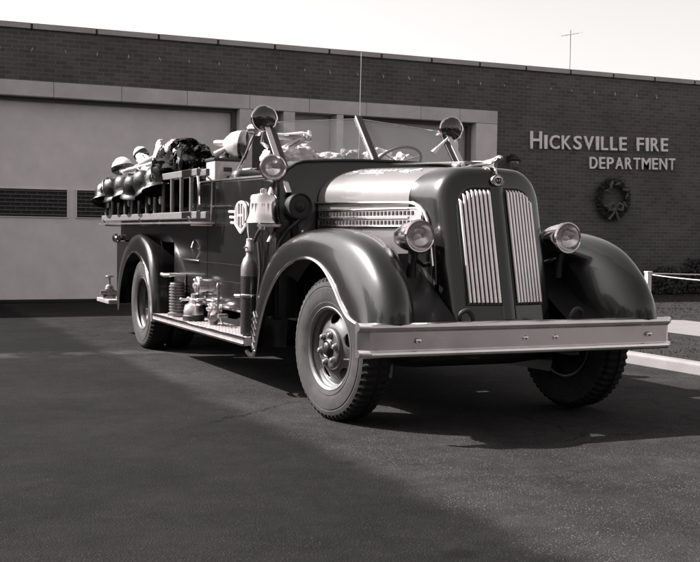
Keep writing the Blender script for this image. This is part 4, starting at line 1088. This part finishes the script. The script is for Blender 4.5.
# searchlight on its box behind the seat
sx = empty('battery_box', (-.78, 3.32, 1.80), 'pale metal box with a keyhole plate under the chrome searchlight', 'box')
mb = MB(); mb.span(-.92, -.64, 3.18, 3.46, 1.80, 2.0); mb.build('case', mat('grey_enamel', .38, .45, 0, .3), sx, smooth=False, bevel=.008)
mb = MB(); mb.span(-.93, -.63, 3.17, 3.47, 2.003, 2.03); mb.build('lid', BLACK, sx, smooth=False, bevel=.006)
mb = MB(); mb.span(-.83, -.75, 3.172, 3.178, 1.90, 1.94); mb.span(-.80, -.77, 3.168, 3.172, 1.83, 1.86); mb.build('name_plate', BLACK, sx, smooth=False)
sl_ = empty('searchlight', (-.78, 3.32, 2.03), 'chrome bowl searchlight on the pale box, facing right', 'searchlight')
c = Vector((-.66, 3.28, 2.17)); ax = Vector((.80, -.60, -.08)).normalized()
mb = MB(); mb.lathe([(.02, -.24), (.028, -.22), (.034, -.14), (.07, -.11), (.115, -.06), (.135, .0), (.138, .01), (.14, .05)], c, ax, 36, cap=False); mb.build('bowl', mat('satin_bowl', .7, .4, .4, 0, .08, 6), sl_)
mb = MB(); mb.lathe([(.142, .045), (.145, .075), (.13, .08), (.004, .09)], c, ax, 36, cap=False); mb.build('lens', LENSR, sl_)
mb = MB(); mb.tube([c+Vector((-.09, .04, -.03)), c+Vector((-.20, .09, -.10))], [.02, .032], 10); mb.build('handle', CANVAS, sl_)
mb = MB(); mb.tube([(-.78, 3.32, 2.03), (-.76, 3.31, 2.09)], .03, 10); mb.lathe([(.06, 0), (.05, .02), (.03, .03)], (-.78, 3.32, 2.03), (0, 0, 1), 16); mb.build('swivel', BLACK, sl_)
# small chrome lamp in front of it
mb = MB(); mb.lathe([(.02, -.1), (.045, -.07), (.06, 0), (.062, .02), (.02, .03)], (-.65, 2.76, 2.28), (.8, -1, -.1), 20); sm = mb.build('small_lamp', CHROME, T)
mb = MB(); mb.tube([(-.66, 2.79, 2.24), (-.72, 2.86, 2.05), (-.82, 2.93, 1.82)], .014, 7); mb.build('stem', CHROME, sm)

# canvas gear along the seat back, seen through the windshield
def bag(c, r, seed, label, m=CANVAS, name='canvas_bag', rot=0, amp=.4):
    mb = MB(); blob(mb, c, r, seed, amp, 28, 18, 2.4, rot=rotz(rot)); o = mb.build(name, m, ang=80); tag(o, label, 'bag', 'canvas gear along the seat back')
bag((-.42, 2.88, 1.99), (.12, .12, .13), 3, 'round pale canvas bag nearest the near windshield post')
bag((-.20, 2.90, 2.03), (.17, .12, .11), 5, 'wide pale canvas bag second from the near windshield post')
bag((-.33, 2.80, 1.99), (.06, .05, .09), 6, 'dark leather pouch between the two left pale canvas bags', mat('dark_leather', .05, .6), 'leather_pouch')
bag((.16, 2.90, 2.0), (.20, .10, .09), 7, 'flat pale canvas bag in the middle of the seat back')
bag((.32, 2.80, 2.03), (.12, .10, .09), 8, 'grey peaked canvas bundle in the middle behind the windshield', GREYC)
bag((.66, 2.88, 2.04), (.15, .10, .10), 9, 'pale canvas bag just left of the windshield centre post')
bag((.84, 2.70, 2.0), (.10, .10, .09), 10, 'small pale canvas bag behind the windshield centre post')
nozzle((-.47, 2.80, 2.225), (-.12, 2.72, 2.235), .032, .036, 'pale playpipe lying level behind the near windshield post', mat('pale_pipe', .6, .4, .2))
nozzle((-.45, 2.78, 2.06), (-.16, 2.72, 2.235), .030, .028, 'pale playpipe slanting up below the level one at the near post', mat('pale_pipe', .6))
mb = MB(); blob(mb, (-.345, 2.74, 2.07), (.09, .08, .065), 14, .35, 20, 12); o = mb.build('sailor_hat', WHITEP, ang=80); tag(o, 'small white cap resting by the near end of the seat back', 'cap')

# hydrant gate on the tailboard
hg = empty('hydrant_gate', (-1.0, 7.35, .45), 'small brass hydrant gate standing on the tailboard', 'gate valve')
mb = MB(); mb.lathe([(.08, 0), (.085, .02), (.05, .04), (.045, .1), (.06, .12), (.05, .16), (.02, .18), (.012, .28)], (-1.0, 7.35, .45), (0, 0, 1), 20); mb.tube([(-1.12, 7.35, .52), (-.88, 7.35, .52)], .04, 12); mb.build('valve_body', DULL, hg)
mb = MB(); mb.lathe([(.05, .27), (.055, .28), (.05, .295), (.01, .30)], (-1.0, 7.35, .45), (0, 0, 1), 14); mb.build('hand_wheel', DULL, hg)
